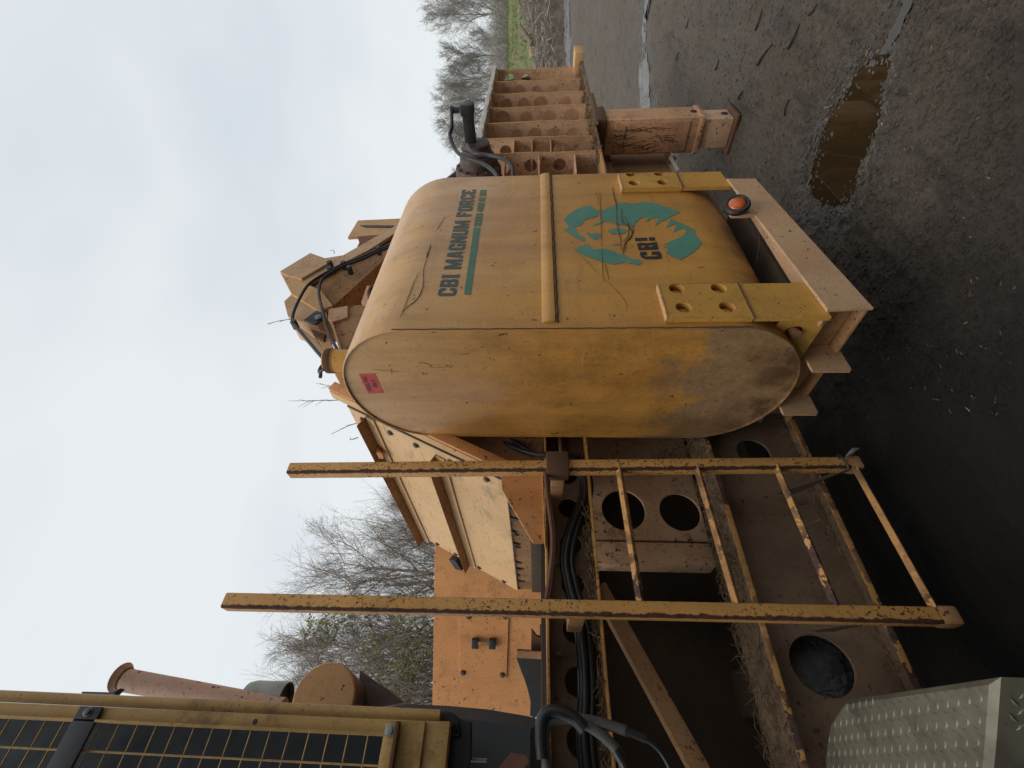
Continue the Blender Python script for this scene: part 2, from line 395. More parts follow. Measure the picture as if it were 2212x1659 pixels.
WETS = [(PUD1, .22), (PUD2, .30), (PUD3, 1.2), (PUD5, .12)]
def inpoly(x, y, poly):
    c = False; j = len(poly) - 1
    for i in range(len(poly)):
        xi, yi = poly[i]; xj, yj = poly[j]
        if (yi > y) != (yj > y) and x < (xj - xi) * (y - yi) / (yj - yi) + xi: c = not c
        j = i
    return c
def pdist(x, y, poly):
    best = 1e9; j = len(poly) - 1
    for i in range(len(poly)):
        ax, ay = poly[j]; bx, by = poly[i]; dx, dy = bx - ax, by - ay
        t = max(0, min(1, ((x - ax) * dx + (y - ay) * dy) / (dx * dx + dy * dy + 1e-12)))
        best = min(best, math.hypot(x - ax - t * dx, y - ay - t * dy)); j = i
    return best
PBB = [(min(p[0] for p in q) - .5, max(p[0] for p in q) + .5, min(p[1] for p in q) - .5, max(p[1] for p in q) + .5) for q in PUDS]
def gz(x, y):
    d = math.hypot(x, y)
    k = 1 / (1 + (d / 40) ** 2)
    h = .020 * noise.noise((x * 1.3, y * 1.3, 0)) + .016 * noise.noise((x * 5, y * 5, 3)) + .011 * noise.noise((x * 14, y * 14, 5))
    rut = math.sin((y * 1.0 - x * .22 + .25 * noise.noise((x * .5, y * .5, 9))) * 9.0)
    h += .018 * rut * max(0, noise.noise((x * .45 + 4, y * .45, 2)) + .25)
    h = h * k + .03
    for i, q in enumerate(PUDS):
        b = PBB[i]
        if b[0] < x < b[1] and b[2] < y < b[3]:
            dd = pdist(x, y, q); s = .05 if i < 2 else .25
            ins = inpoly(x, y, q)
            if ins: h = min(h, .002) - min(.05, dd * .9)
            else:
                t = min(1, dd / s); h = h * t + (.011 + .005 * noise.noise((x * 30, y * 30, 1))) * (1 - t)
    return h
def grid():
    N, K, S = 440, 7.2, 420.0
    def ax(c): return [c + S * math.sinh(K * (2 * i / N - 1)) / math.sinh(K) for i in range(N + 1)]
    xs, ys = ax(2.6), ax(.75); V = []
    for y in ys:
        for x in xs: V.append((x, y, gz(x, y) if abs(x) < 120 and abs(y) < 120 else 0.03))
    n = N + 1
    Fc = [(j * n + i, j * n + i + 1, (j + 1) * n + i + 1, (j + 1) * n + i) for j in range(N) for i in range(N)]
    return mesh(V, Fc)
def wetness(x, y):
    wv = 0.0
    for q, fall in WETS:
        bx = (min(p[0] for p in q), max(p[0] for p in q), min(p[1] for p in q), max(p[1] for p in q))
        if x < bx[0] - fall or x > bx[1] + fall or y < bx[2] - fall or y > bx[3] + fall: continue
        wv = max(wv, 1.0 if inpoly(x, y, q) else max(0, 1 - pdist(x, y, q) / fall))
    return wv
gm = grid(); ga = gm.attributes.new('wet', 'FLOAT', 'POINT')
ga.data.foreach_set('value', [wetness(v.co.x, v.co.y) if abs(v.co.x) < 60 and abs(v.co.y) < 60 else 0.0 for v in gm.vertices])
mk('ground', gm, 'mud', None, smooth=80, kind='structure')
for i, q in enumerate(PUDS):
    me = flat([q], 0); me.transform(Matrix.Translation((0, 0, .009 + .003 * i)))
    mk('puddle', me, 'water', None, kind='structure')

def wobble(poly, n=10, amp=.12, seed=0):
    out = []
    for i in range(len(poly)):
        a, b = poly[i], poly[(i + 1) % len(poly)]
        for k in range(n):
            x, y = a[0] + (b[0] - a[0]) * k / n, a[1] + (b[1] - a[1]) * k / n; l = math.hypot(b[0] - a[0], b[1] - a[1])
            f = amp * min(1, l); out.append((x + f * noise.noise((x * 2.3, y * 2.3, seed)), y + f * noise.noise((x * 2.3, y * 2.3, seed + 9)) + f * .5 * noise.noise((x * 9, y * 9, seed))))
    return out
for q, am, zz_ in ((PUD2, .5, .037), (PUD3, .9, .034)):
    me = flat([wobble(q, 12, am)], 0); me.transform(Matrix.Translation((0, 0, zz_))); mk('puddle', me, 'wetmud', None, kind='structure')

def sticks(n, fn, name, mat, parent=None, seed=1, ln=(.02, .06), wd=(.002, .005), up=.3, **k):
    rnd = random.Random(seed); V, Fc = [], []
    for _ in range(n):
        q = fn(rnd)
        if q is None: continue
        p = Vector(q); l = rnd.uniform(*ln); wv = rnd.uniform(*wd)
        d = Vector((rnd.gauss(0, 1), rnd.gauss(0, 1), rnd.gauss(0, up))).normalized(); s = d.orthogonal().normalized(); u = d.cross(s)
        mid = p + Vector((rnd.gauss(0, .12), rnd.gauss(0, .12), rnd.gauss(0, .06))) * l
        b = len(V)
        for c, f in ((p - d * l / 2, .8), (mid, 1), (p + d * l / 2, .5)):
            for a in (0, 2.09, 4.19): V.append(c + (s * math.cos(a) + u * math.sin(a)) * wv * f)
        for r_ in (0, 3):
            for a in range(3): Fc.append((b + r_ + a, b + r_ + (a + 1) % 3, b + r_ + 3 + (a + 1) % 3, b + r_ + 3 + a))
        Fc.append((b + 2, b + 1, b)); Fc.append((b + 6, b + 7, b + 8))
    return mk(name, mesh(V, Fc), mat, parent, smooth=0, kind='stuff', **k)
def lumps(n, fn, name, mat, seed, rr, **k):
    rnd = random.Random(seed); V, Fc = [], []
    for _ in range(n):
        q = fn(rnd)
        if q is None: continue
        r = rnd.uniform(rr[0] ** .5, rr[1] ** .5) ** 2; b = len(V); sq = rnd.uniform(.35, .8); a0 = rnd.uniform(0, 6)
        for j, (zz, f) in enumerate(((-.6, .6), (.25, 1.0), (.75, .55))):
            for i in range(5):
                a = a0 + i * 1.2566 + rnd.uniform(-.25, .25); V.append(Vector(q) + Vector((math.cos(a) * f * r * rnd.uniform(.7, 1.2), math.sin(a) * f * r * rnd.uniform(.7, 1.2), zz * r * sq)))
        for j in (0, 5):
            for i in range(5): Fc.append((b + j + i, b + j + (i + 1) % 5, b + j + 5 + (i + 1) % 5, b + j + 5 + i))
        Fc.append(tuple(b + 10 + i for i in range(5)))
    return mk(name, mesh(V, Fc), mat, None, smooth=50, kind='stuff', **k)
def near(rnd):
    px, py = rnd.uniform(1300, 2212), rnd.uniform(-20, 900)
    p = P(px, py, z=0)
    if p.x > 9 or inpoly(p.x, p.y, PUD1) or inpoly(p.x, p.y, PUD2): return None
    return (p.x, p.y, gz(p.x, p.y))
def edge1(rnd):
    i = rnd.randrange(len(PUD1) - 1); a, b = PUD1[i], PUD1[i + 1]; t = rnd.random()
    x = a[0] + (b[0] - a[0]) * t + rnd.gauss(0, .04); y = a[1] + (b[1] - a[1]) * t + rnd.gauss(0, .04)
    return (x, y, max(gz(x, y), .004))
lumps(11000, near, 'mud_crumbs', 'mud', 3, (.0025, .013), label='small dark mud crumbs and grit scattered over the wet ground', cat='grit')
lumps(1100, edge1, 'gravel', 'stone', 4, (.003, .014), label='loose gravel and grit along the edge of the brown puddle', cat='gravel')
sticks(420, near, 'wood_chips', 'chip', None, 5, (.008, .035), (.0012, .003), .1, label='tiny pale wood chips strewn over the dark mud', cat='wood chips')
sticks(70, edge1, 'wood_splinters', 'chip', None, 6, (.02, .09), (.002, .006), .1, label='wood splinters lying along the puddle edge', cat='splinters')
# dark sticks pressed into the yard
rs = random.Random(8)
for (ax_, ay_, bx_, by_) in [(1716, 105, 1740, 50), (1650, 140, 1680, 95), (1640, 65, 1652, 20), (1700, 250, 1712, 215), (1555, 150, 1562, 128), (1490, 60, 1494, 40), (1600, 215, 1612, 196), (1760, 30, 1772, 8), (1470, 130, 1473, 112)]:
    a, b = P(ax_, ay_, z=0), P(bx_, by_, z=0); a.z = gz(a.x, a.y) + .008; b.z = gz(b.x, b.y) + .008
    m_ = (a + b) / 2 + Vector((rs.uniform(-.02, .02), .01, .004))
    tube('stick', [a, m_, b], lambda t: .010 - .005 * t, 'darkstick', None, n=6, label='dark bare stick lying flat on the muddy yard', cat='stick', group='sticks on the yard')

# unseen corrugated sheet added behind the camera to shade near ground and lower machine
V, Fc = [], []
for i in range(241):
    x_ = -11 + i * .05
    for z_ in (0.0, 4.8): V.append((x_, -2.3 + .02 * math.sin(i * math.pi / 2 + .6), z_))
for i in range(240): Fc.append((2 * i, 2 * i + 2, 2 * i + 3, 2 * i + 1))
mk('added_shade_wall', mesh(V, Fc), 'greycover', None, smooth=0, kind='structure')

# ------------------------------------------------------------------ bank, brush heap, trees
def at(oy, d):                       # a spot on the ground: photo row and depth along the view
    r = FW * F + RT * (829.5 - oy); return r * (d / F)
def mound(name, mat, oy0, oy1, d0, d1, prof, seed, rough, **k):
    V, Fc = [], []; NU, NV = 70, 22
    for j in range(NV + 1):
        for i in range(NU + 1):
            u, v = i / NU, j / NV
            p = at(oy0 + (oy1 - oy0) * u, d0 + (d1 - d0) * v)
            z = prof(u, v) + rough * noise.noise((p.x * .5, p.y * .5, seed)) * math.sin(math.pi * min(1, v * 1.3)) + rough * .5 * noise.noise((p.x * 1.7, p.y * 1.7, seed)) * math.sin(math.pi * v)
            V.append((p.x, p.y, z))
    n = NU + 1
    Fc = [(j * n + i, j * n + i + 1, (j + 1) * n + i + 1, (j + 1) * n + i) for j in range(NV) for i in range(NU)]
    return mk(name, mesh(V, Fc), mat, None, smooth=70, **k), V
def bprof(u, v): return 4.7 * min(1, v * 2.6) ** .8 * (.88 + .2 * u) + .05
t = NT('bank_grass'); c = t.mix(t.ramp(t.noise(.5, 6, .7), .42, .56), (.115, .165, .042), (.165, .15, .075)); c = t.mix(t.ramp(t.noise(3, 5, .7), .5, .7), c, (.06, .075, .03))
M['bankgrass'] = t.set(Base_Color=c, Roughness=.95)
bank, bV = mound('bank', 'bankgrass', 420, -700, 34, 60, bprof, 4, .4, kind='structure')
def hprof(u, v): return -.1 + max(1.2, 2.75 - 7.5 * max(0, .375 - u)) * math.sin(math.pi * min(1, max(0, v)) ** .7) ** .9
heap = empty('brush_heap', at(-150, 31), 'long heap of grey brush and wood debris below the green bank', 'brush heap')
hm, hV = mound('heap_core', 'brushbase', 420, -700, 27.5, 36, hprof, 7, .7)
hm.parent = heap; hm.location = hm.location - heap.location
def onheap(rnd):
    v = rnd.choice(hV); 
    if v[2] < .05: return None
    return (v[0] + rnd.gauss(0, .4), v[1] + rnd.gauss(0, .4), v[2] + rnd.uniform(-.1, .12))
sticks(14000, onheap, 'branches', 'brush', heap, 11, (.2, .9), (.009, .026), .35)
def ongrass(rnd):
    v = rnd.choice(bV)
    return (v[0] + rnd.gauss(0, .5), v[1] + rnd.gauss(0, .5), v[2] + .1)
sticks(14000, ongrass, 'grass', 'bankgrass', None, 12, (.25, .6), (.015, .03), 1.2, label='tufts of fresh green grass on the bank behind the brush heap', cat='grass')
lg = empty('log', at(78, 30.2) + Vector((0, 0, 2.0)), 'pale broken log lying on the grey brush heap', 'log')
a, b = P(1125, 60, d=30.5), P(1150, 95, d=29.4)
tube('wood', [a, (a + b) / 2, b], .16, 'chip', lg, n=8)
for i, (qx, qy) in enumerate([(1148, 123), (1164, 112), (1158, 195)]):
    p = P(qx, qy, d=29.2); bar('scrap_board', p, p + Vector((.25, -.3, .12)), .14, .12, 'pale', None, label='pale scrap of board caught in the brush heap', cat='board', group='boards in the brush heap')

def grow(seed, H, spread, n1, n2, n3, n4, tw, lean=.0, leafy=0, low=.12):
    rnd = random.Random(seed); VT, FT, VC, FC, VL, FL = [], [], [], [], [], []
    def seg(p, d, l, nseg, wob, trop):
        pts = [p.copy()]; d = d.copy()
        for _ in range(nseg):
            d = (d + Vector((rnd.gauss(0, wob), rnd.gauss(0, wob), rnd.gauss(0, wob * .6) + trop))).normalized()
            pts.append(pts[-1] + d * (l / nseg))
        return pts
    def side(d, ang):
        o = d.orthogonal().normalized(); o.rotate(Matrix.Rotation(rnd.uniform(0, 6.283), 3, d))
        return (d * math.cos(ang) + o * math.sin(ang)).normalized()
    def along(pts, t):
        f = t * (len(pts) - 1); i = min(int(f), len(pts) - 2); return pts[i].lerp(pts[i + 1], f - i), (pts[i + 1] - pts[i]).normalized()
    trunk = seg(Vector((0, 0, -.1)), Vector((lean, rnd.uniform(-.05, .05), 1)).normalized(), H * .86, 9, .05, .03)
    r0 = H * .0125
    tubegeo(VT, FT, trunk, [r0 * (1 - .88 * i / 9) for i in range(10)], 7)
    for i in range(n1):
        t = low + (1 - low) * (i + rnd.random()) / n1
        p, d = along(trunk, t); l = H * spread * (1.15 - t * .8) * rnd.uniform(.75, 1.2)
        b1 = seg(p, side(d, R(rnd.uniform(26, 55))), l, 6, .08, .10)
        rb = r0 * (1 - .85 * t) * .55
        tubegeo(VT, FT, b1, [rb * (1 - .8 * k / 6) for k in range(7)], 5)
        for j in range(n2):
            p2, d2 = along(b1, .18 + .82 * (j + rnd.random()) / n2); l2 = l * rnd.uniform(.32, .62)
            b2 = seg(p2, side(d2, R(rnd.uniform(20, 48))), l2, 4, .10, .10)
            tubegeo(VC, FC, b2, [max(tw * 1.2, rb * .33 * (1 - .7 * k / 4)) for k in range(5)], 4)
            for k in range(n3):
                p3, d3 = along(b2, .15 + .85 * (k + rnd.random()) / n3); l3 = l2 * rnd.uniform(.35, .75)
                b3 = seg(p3, side(d3, R(rnd.uniform(20, 55))), l3, 3, .16, .06)
                tubegeo(VC, FC, b3, [tw, tw * .85, tw * .7, tw * .5], 3)
                for _ in range(n4):
                    p4, d4 = along(b3, rnd.uniform(.2, 1))
                    b4 = seg(p4, side(d4, R(rnd.uniform(25, 60))), l3 * rnd.uniform(.35, .7), 2, .2, .05)
                    tubegeo(VC, FC, b4, [tw * .65, tw * .55, tw * .35], 3)
                    if leafy and any((b4[-1] - q).length < rad * rnd.uniform(.3, 1) for q, rad in leafy):
                        for _q in range(9):
                            c = b4[-1] + Vector((rnd.gauss(0, .06), rnd.gauss(0, .06), rnd.gauss(0, .06))); n_ = Vector((rnd.gauss(0, 1), rnd.gauss(0, 1), rnd.gauss(0, 1))).normalized()
                            s = n_.orthogonal() * rnd.uniform(.025, .045); u = n_.cross(s) * .7; k0 = len(VL)
                            VL.extend([c - s, c - u, c + s, c + u]); FL.append((k0, k0 + 1, k0 + 2, k0 + 3))
    return mesh(VT, FT), mesh(VC, FC), (mesh(VL, FL) if VL else None)
def tree(name, loc, parts, rz, sc_, bark, label, group):
    r_ = empty(name, loc, label, 'tree', group); r_.rotation_euler = (0, 0, rz); r_.scale = (sc_, sc_, sc_)
    for nm, me, mt in (('trunk', parts[0], bark), ('crown', parts[1], bark), ('leaves', parts[2], 'leaf')):
        if me is None: continue
        if not me.materials: me.materials.append(M[mt]); me.polygons.foreach_set('use_smooth', [True] * len(me.polygons))
        o = bpy.data.objects.new(nm, me); COL.objects.link(o); o.parent = r_
        if nm == 'leaves': o['kind'] = 'stuff'
    return r_
def loc_of(px, py, d, base, rz, sc_):
    v = (P(px, py, d=d) - base) / sc_; return Matrix.Rotation(-rz, 3, 'Z') @ v
LB = at(1425, 14.0) + Vector((0, 0, .03))
LEAF = [(loc_of(a, b, d, LB, 1.9, 10.3 / 10.2), r_) for a, b, d, r_ in [(905, 1395, 13.6, 1.3), (870, 1320, 13.7, 1.2), (900, 1455, 14.2, 1.2), (800, 1325, 14.3, 1.0), (735, 1300, 14, .9), (850, 1420, 13.4, 1.2), (700, 1345, 14.1, .9), (920, 1340, 14, 1.1)]]
big = [grow(21, 10.5, .44, 26, 10, 8, 3, .0042, .04), grow(22, 10.0, .42, 24, 10, 8, 3, .0042, -.03, LEAF), grow(23, 10.0, .46, 24, 10, 8, 3, .0042, .05)]
LT = [(1520, 15.5, 10.6, 0, 'bare multi-stemmed tree behind the round tan air cleaner'), (1425, 14.0, 10.3, 1, 'bare tree with fresh yellow-green leaf tufts behind the ladder'),
      (1330, 14.8, 9.6, 2, 'bare tree showing on both sides of the tall ladder post'), (1240, 14.2, 9.0, 0, 'bare twiggy tree above the orange deflector panel'),
      (1165, 15.0, 8.0, 2, 'bare tree rising behind the ribbed sloping hood'), (1095, 15.8, 6.9, 0, 'smallest bare tree, half hidden by the ribbed sloping hood'),
      (1600, 16.5, 9.6, 2, 'bare tree behind the wire mesh guard')]
for i, (oy, d, h, k, lab) in enumerate(LT):
    p = at(oy, d); tree('bare_tree', (p.x, p.y, .03), big[k], i * 1.9, h / 10.2, 'bark', lab, 'bare trees behind the machine')
far = [grow(41, 12, .44, 20, 9, 8, 3, .012, .02), grow(42, 12, .48, 16, 9, 8, 3, .012, -.05, low=.2), grow(43, 10, .36, 22, 8, 7, 3, .012, .0)]
RTS = [(28, 52, 13.4, 1), (-45, 55, 13, 0), (75, 62, 11.0, 2), (118, 54, 11.6, 0), (160, 56, 12.3, 1), (205, 55, 12.6, 0), (250, 53, 12.2, 1), (300, 56, 11.5, 0), (350, 58, 11, 2), (-110, 54, 12.5, 1), (395, 52, 10.5, 0), (-180, 58, 12, 2)]
for i, (oy, d, h, k) in enumerate(RTS):
    p = at(oy, d); tree('bare_tree', (p.x, p.y, 3.2), far[k], i * 2.3, (h - 1.6) / 12, 'hazebark',
        'tallest bare tree above the green bank, its dark limbs open' if i == 0 else 'grey bare tree in the row above the green bank', 'bare trees above the bank')
def wood(rnd):
    oy = rnd.uniform(-330, 430); d = rnd.uniform(46, 66); p = at(oy, d); top = 7.2 + 1.6 * noise.noise((oy * .012, 0, 1))
    return (p.x, p.y, 3 + rnd.random() ** 1.1 * (top - 3))
sticks(34000, wood, 'far_thicket', 'hazebark', None, 14, (.6, 2.4), (.007, .016), 1.8, label='dense grey mass of leafless shrubs along the top of the bank', cat='thicket')

# ------------------------------------------------------------------ the wood grinder
G = empty('wood_grinder', (2.6, 2.4, 0), 'big weathered yellow wood grinder with fuel tank, ladder, hopper and jack leg', 'wood grinder')

# ---- fuel tank: rounded section in (y, z), run along x
TX0, TX1, TY0, TY1, TZ0, TZ1, TR = 1.146, 2.335, 1.02, 1.665, .645, 2.385, .312
ZL, ZU = TZ0 + TR, TZ1 - TR
def tprof(off=0.0, n=14):
    pts = []
    for cy, cz, a0 in ((TY1 - TR, ZU, 0), (TY0 + TR, ZU, 90), (TY0 + TR, ZL, 180), (TY1 - TR, ZL, 270)):
        for i in range(n + 1):
            a = R(a0 + 90 * i / n); pts.append((cy + (TR + off) * math.cos(a), cz + (TR + off) * math.sin(a)))
    return pts
def tank_pt(x, s, off=.0015):        # s = height on the flat side, arc length on the curves
    if s > ZU: th = min((s - ZU) / TR, 3.1); return Vector((x, TY0 + TR - (TR + off) * math.cos(th), ZU + (TR + off) * math.sin(th)))
    if s < ZL: th = min((ZL - s) / TR, 3.1); return Vector((x, TY0 + TR - (TR + off) * math.cos(th), ZL - (TR + off) * math.sin(th)))
    return Vector((x, TY0 - off, s))
def tank_xs(px, py):                 # where the sight line meets the tank side
    r = ray(px, py)
    q = P(px, py, y=TY0)
    if ZL <= q.z <= ZU: return (q.x, q.z)
    cz = ZU if q.z > ZU else ZL; best = q
    lo, hi = TY0 / r.y, (TY0 + TR) / r.y
    for i in range(400):
        t = lo + (hi - lo) * i / 400; p = r * t + Vector((0, 0, CAMZ))
        if math.hypot(p.y - TY0 - TR, p.z - cz) <= TR: best = p; break
    th = math.atan2(abs(best.z - cz), TY0 + TR - best.y)
    return (best.x, cz + TR * th * (1 if cz == ZU else -1))
def tank_mesh():
    o, inn = tprof(), tprof(-.007); n = len(o); V, Fc = [], []
    xs = [TX1 - .002, TX1, None]
    for x, pr in ((TX0 + .012, inn), (TX0 + .001, inn), (TX0, tprof(-.004)), (TX0 + .002, tprof(-.0005)), (TX0 + .004, o), (TX0 + .3, o), (TX0 + .7, o), (TX1 - .02, o), (TX1 - .004, tprof(-.004)), (TX1, tprof(-.02))):
        for (y, z) in pr: V.append((x, y, z))
    for j in range(9):
        for i in range(n): a = j * n + i; b = j * n + (i + 1) % n; Fc.append((a, a + n, b + n, b))
    Fc.append(tuple(9 * n + i for i in range(n)))
    return mesh(V, Fc)
tank = mk('fuel_tank', tank_mesh(), 'tank', G, smooth=35)
ec = flat([tprof(-.006)], .004, .001, frame('x', TX0 + .008, .004)); mk('end_cap', ec, 'tank', tank)
# weld bead along the front corner
wp = [(TX0 + .001 + .001 * math.sin(i * 1.7), TY0 - .0005, ZL - .05 + (ZU - ZL + .1) * i / 60) for i in range(61)]
tube('weld_seam', wp, .0022, 'rust', tank, n=5, smoothn=1)
channel('stiffener_rib', TX0 + .03, TX1 - .006, [(TY0 + .002, 1.606), (TY0 - .006, 1.597), (TY0 - .010, 1.574), (TY0 - .008, 1.558), (TY0 + .002, 1.552)], 'tank', tank)
tube('seam', [(TX0 + .03 + 1.15 * i / 40, TY0 - .003, 1.549 + .0015 * math.sin(i * 2.1)) for i in range(41)], .0035, 'scratch', tank, n=5, smoothn=1)
def decal(name, loops, mat, parent=None, zmin=None):
    me = flat(loops, 0)
    bm = bmesh.new(); bm.from_mesh(me); bpy.data.meshes.remove(me)
    s = min(v.co.y for v in bm.verts)
    if s < ZL:
        k = ZL
        while k > s:
            bmesh.ops.bisect_plane(bm, geom=bm.verts[:] + bm.edges[:] + bm.faces[:], plane_co=(0, k, 0), plane_no=(0, 1, 0)); k -= .02
    for v in bm.verts: v.co = tank_pt(v.co.x, v.co.y)
    bmesh.ops.recalc_face_normals(bm, faces=bm.faces)
    return mk(name, bm, mat, tank)
GL = {
 'C': (10, [[(2,0),(8,0),(10,2),(10,6),(6.6,6),(6.6,3),(3.6,3),(3.6,13),(6.6,13),(6.6,10),(10,10),(10,14),(8,16),(2,16),(0,14),(0,2)]]),
 'B': (10, [[(0,0),(8,0),(10,2),(10,6.8),(8.8,8.2),(10,9.6),(10,14),(8,16),(0,16)],[(3.6,3),(6.4,3),(6.4,6.8),(3.6,6.8)],[(3.6,9.6),(6.4,9.6),(6.4,13),(3.6,13)]]),
 'I': (5, [[(0,0),(5,0),(5,1.2),(4.4,2),(4.4,14),(5,14.8),(5,16),(0,16),(0,14.8),(.6,14),(.6,2),(0,1.2)]]),
 'M': (14, [[(0,0),(3.8,0),(3.8,9),(6,0),(8,0),(10.2,9),(10.2,0),(14,0),(14,16),(9.8,16),(7,7),(4.2,16),(0,16)]]),
 'A': (11, [[(0,0),(3.4,0),(4,3),(7,3),(7.6,0),(11,0),(8,16),(3,16)],[(4.5,5.6),(6.5,5.6),(5.5,11.5)]]),
 'G': (10, [[(2,0),(10,0),(10,8.4),(6,8.4),(6,5.8),(6.8,5.8),(6.8,3),(3.6,3),(3.6,13),(6.6,13),(6.6,10.4),(10,10.4),(10,14),(8,16),(2,16),(0,14),(0,2)]]),
 'N': (11, [[(0,0),(3.4,0),(3.4,8.5),(7.2,0),(11,0),(11,16),(7.6,16),(7.6,8),(3.8,16),(0,16)]]),
 'U': (10, [[(2,0),(8,0),(10,2),(10,16),(6.4,16),(6.4,3),(3.6,3),(3.6,16),(0,16),(0,2)]]),
 'F': (9, [[(0,0),(3.9,0),(3.9,6.2),(7,6.2),(7,9.4),(3.9,9.4),(3.9,12.8),(6,12.8),(6,11.2),(9,11.2),(9,16),(0,16)]]),
 'O': (10, [[(2,0),(8,0),(10,2),(10,14),(8,16),(2,16),(0,14),(0,2)],[(3.6,3),(6.4,3),(6.4,13),(3.6,13)]]),
 'R': (10.4, [[(0,0),(3.6,0),(3.6,6.5),(5,6.5),(6.6,0),(10.4,0),(8.4,7.4),(10,9),(10,14),(8,16),(0,16)],[(3.6,9.2),(6.4,9.2),(6.4,13),(3.6,13)]]),
 'E': (9, [[(0,0),(9,0),(9,4.6),(6.4,4.6),(6.4,3),(3.8,3),(3.8,6.8),(6.6,6.8),(6.6,9.4),(3.8,9.4),(3.8,13),(6.4,13),(6.4,11.4),(9,11.4),(9,16),(0,16)]]),
 'S': (10, [[(0,2),(2,0),(8,0),(10,2),(10,7.5),(8.5,9.2),(3.6,10.5),(3.6,13),(6.5,13),(6.5,11),(10,11),(10,14),(8,16),(2,16),(0,14),(0,9.5),(1.5,7.5),(6.4,6),(6.4,3),(3.5,3),(3.5,5.2),(0,5.2)]]),
 '4': (10, [[(5.4,0),(9,0),(9,3),(10,3),(10,6),(9,6),(9,16),(5,16),(0,6),(0,3),(5.4,3)],[(3,6),(5.4,6),(5.4,11)]]),
 '8': (10, [[(2,0),(8,0),(10,2),(10,6.8),(8.8,8.2),(10,9.6),(10,14),(8,16),(2,16),(0,14),(0,9.6),(1.2,8.2),(0,6.8),(0,2)],[(3.6,3),(6.4,3),(6.4,6.8),(3.6,6.8)],[(3.6,9.6),(6.4,9.6),(6.4,13),(3.6,13)]]),
 '6': (10, [[(2,0),(8,0),(10,2),(10,7.5),(8,9.5),(3.6,9.5),(3.6,13),(6.6,13),(6.6,11.4),(10,11.4),(10,14),(8,16),(2,16),(0,14),(0,2)],[(3.6,3),(6.4,3),(6.4,6.6),(3.6,6.6)]]),
 'H': (10, [[(0,0),(3.6,0),(3.6,6.5),(6.4,6.5),(6.4,0),(10,0),(10,16),(6.4,16),(6.4,9.6),(3.6,9.6),(3.6,16),(0,16)]]),
 'Z': (9, [[(0,0),(9,0),(9,3),(4.2,3),(9,13),(9,16),(0,16),(0,13),(4.6,13),(0,3)]]),
 'D': (10, [[(0,0),(8,0),(10,2),(10,14),(8,16),(0,16)],[(3.6,3),(6.4,3),(6.4,13),(3.6,13)]]),
 'L': (9, [[(0,0),(9,0),(9,4),(6,4),(6,3),(3.8,3),(3.8,16),(0,16)]]),
 'Y': (10, [[(3.2,0),(6.8,0),(6.8,6),(10,16),(6.6,16),(5,10),(3.4,16),(0,16),(3.2,6)]]),
}
def text(s, gap=1.5, space=6):
    x = 0; out = []
    for ch in s:
        if ch == ' ': x += space; continue
        if ch == '0': ch = 'O'
        wd, lp = GL[ch]; out.append([[(x + a, b) for a, b in l] for l in lp]); x += wd + gap
    return out, x - gap
def lettering(name, s, x0, x1, z0, z1, mat):
    gl, W = text(s)
    for g in gl: decal(name, [[(x0 + a / W * (x1 - x0), z0 + b / 16 * (z1 - z0)) for a, b in l] for l in g], mat)
lettering('letter', 'CBI MAGNUM FORCE', 1.330, 2.178, 1.921, 1.990, 'ink')
lettering('letter', 'SERIES 4800 HZ 860', 1.826, 2.172, 1.867, 1.900, 'green')
decal('colour_bar', [[(1.335, 1.866), (1.814, 1.870), (1.816, 1.899), (1.340, 1.891)]], 'green')
EM = [
 [(155,365),(205,300),(300,240),(420,200),(545,262),(530,320),(440,345),(380,365),(355,405),(340,425),(270,440),(300,490),(320,530),(380,560),(385,607),(155,480),(212,430)],
 [(565,262),(640,225),(720,200),(790,165),(910,185),(1045,162),(1200,190),(1330,235),(1440,275),(1330,330),(1215,385),(1160,435),(1180,380),(1210,335),(1110,345),(1060,390),(1075,350),(1070,320),(1000,340),(950,390),(935,435),(900,430),(740,415),(700,395),(640,378),(575,385)],
 [(1330,347),(1500,420),(1615,485),(1590,515),(1560,500),(1500,475),(1480,450),(1400,480),(1360,505),(1385,450),(1395,395),(1350,420),(1280,450),(1310,400)],
 [(1500,490),(1560,510),(1600,520),(1680,610),(1640,670),(1580,725),(1445,805),(1275,725),(1300,700),(1295,660),(1250,670),(1310,640),(1300,625),(1255,635),(1350,590),(1420,560),(1480,530)],
 [(272,690),(320,660),(405,630),(445,650),(455,680),(500,688),(580,675),(640,690),(710,705),(760,740),(820,745),(870,785),(1000,810),(1015,830),(1005,850),(970,862),(830,828),(710,855),(580,825),(450,780),(330,730)],
 [(640,475),(700,455),(800,455),(860,480),(830,510),(760,520),(690,520)], [(470,510),(520,505),(560,515),(555,550),(500,560),(475,540)],
 [(460,430),(520,395),(590,378),(590,390),(525,412)], [(695,630),(775,625),(775,638),(700,642)], [(400,500),(440,505),(470,540),(540,572),(535,585),(460,570),(430,530)]]
for e in EM: decal('emblem_patch', [[tank_xs(*ZE(*q)) for q in e]], 'teal')
CB = [[[(935,560),(1075,558),(1078,590),(945,598)]], [[(1090,555),(1155,550),(1165,590),(1100,592)]],
 [[(960,625),(1000,612),(1080,618),(1180,605),(1200,690),(980,698)], [(1005,648),(1045,645),(1048,662),(1010,668)], [(1088,643),(1130,640),(1135,655),(1092,660)]],
 [[(990,735),(1005,715),(1068,712),(1072,755),(1045,750),(1042,768),(1190,762),(1185,745),(1125,750),(1122,712),(1210,708),(1232,740),(1237,785),(1190,797),(1050,795),(1010,775)]]]
for c_ in CB: decal('letter', [[tank_xs(*ZE(*q)) for q in l] for l in c_], 'blackink')
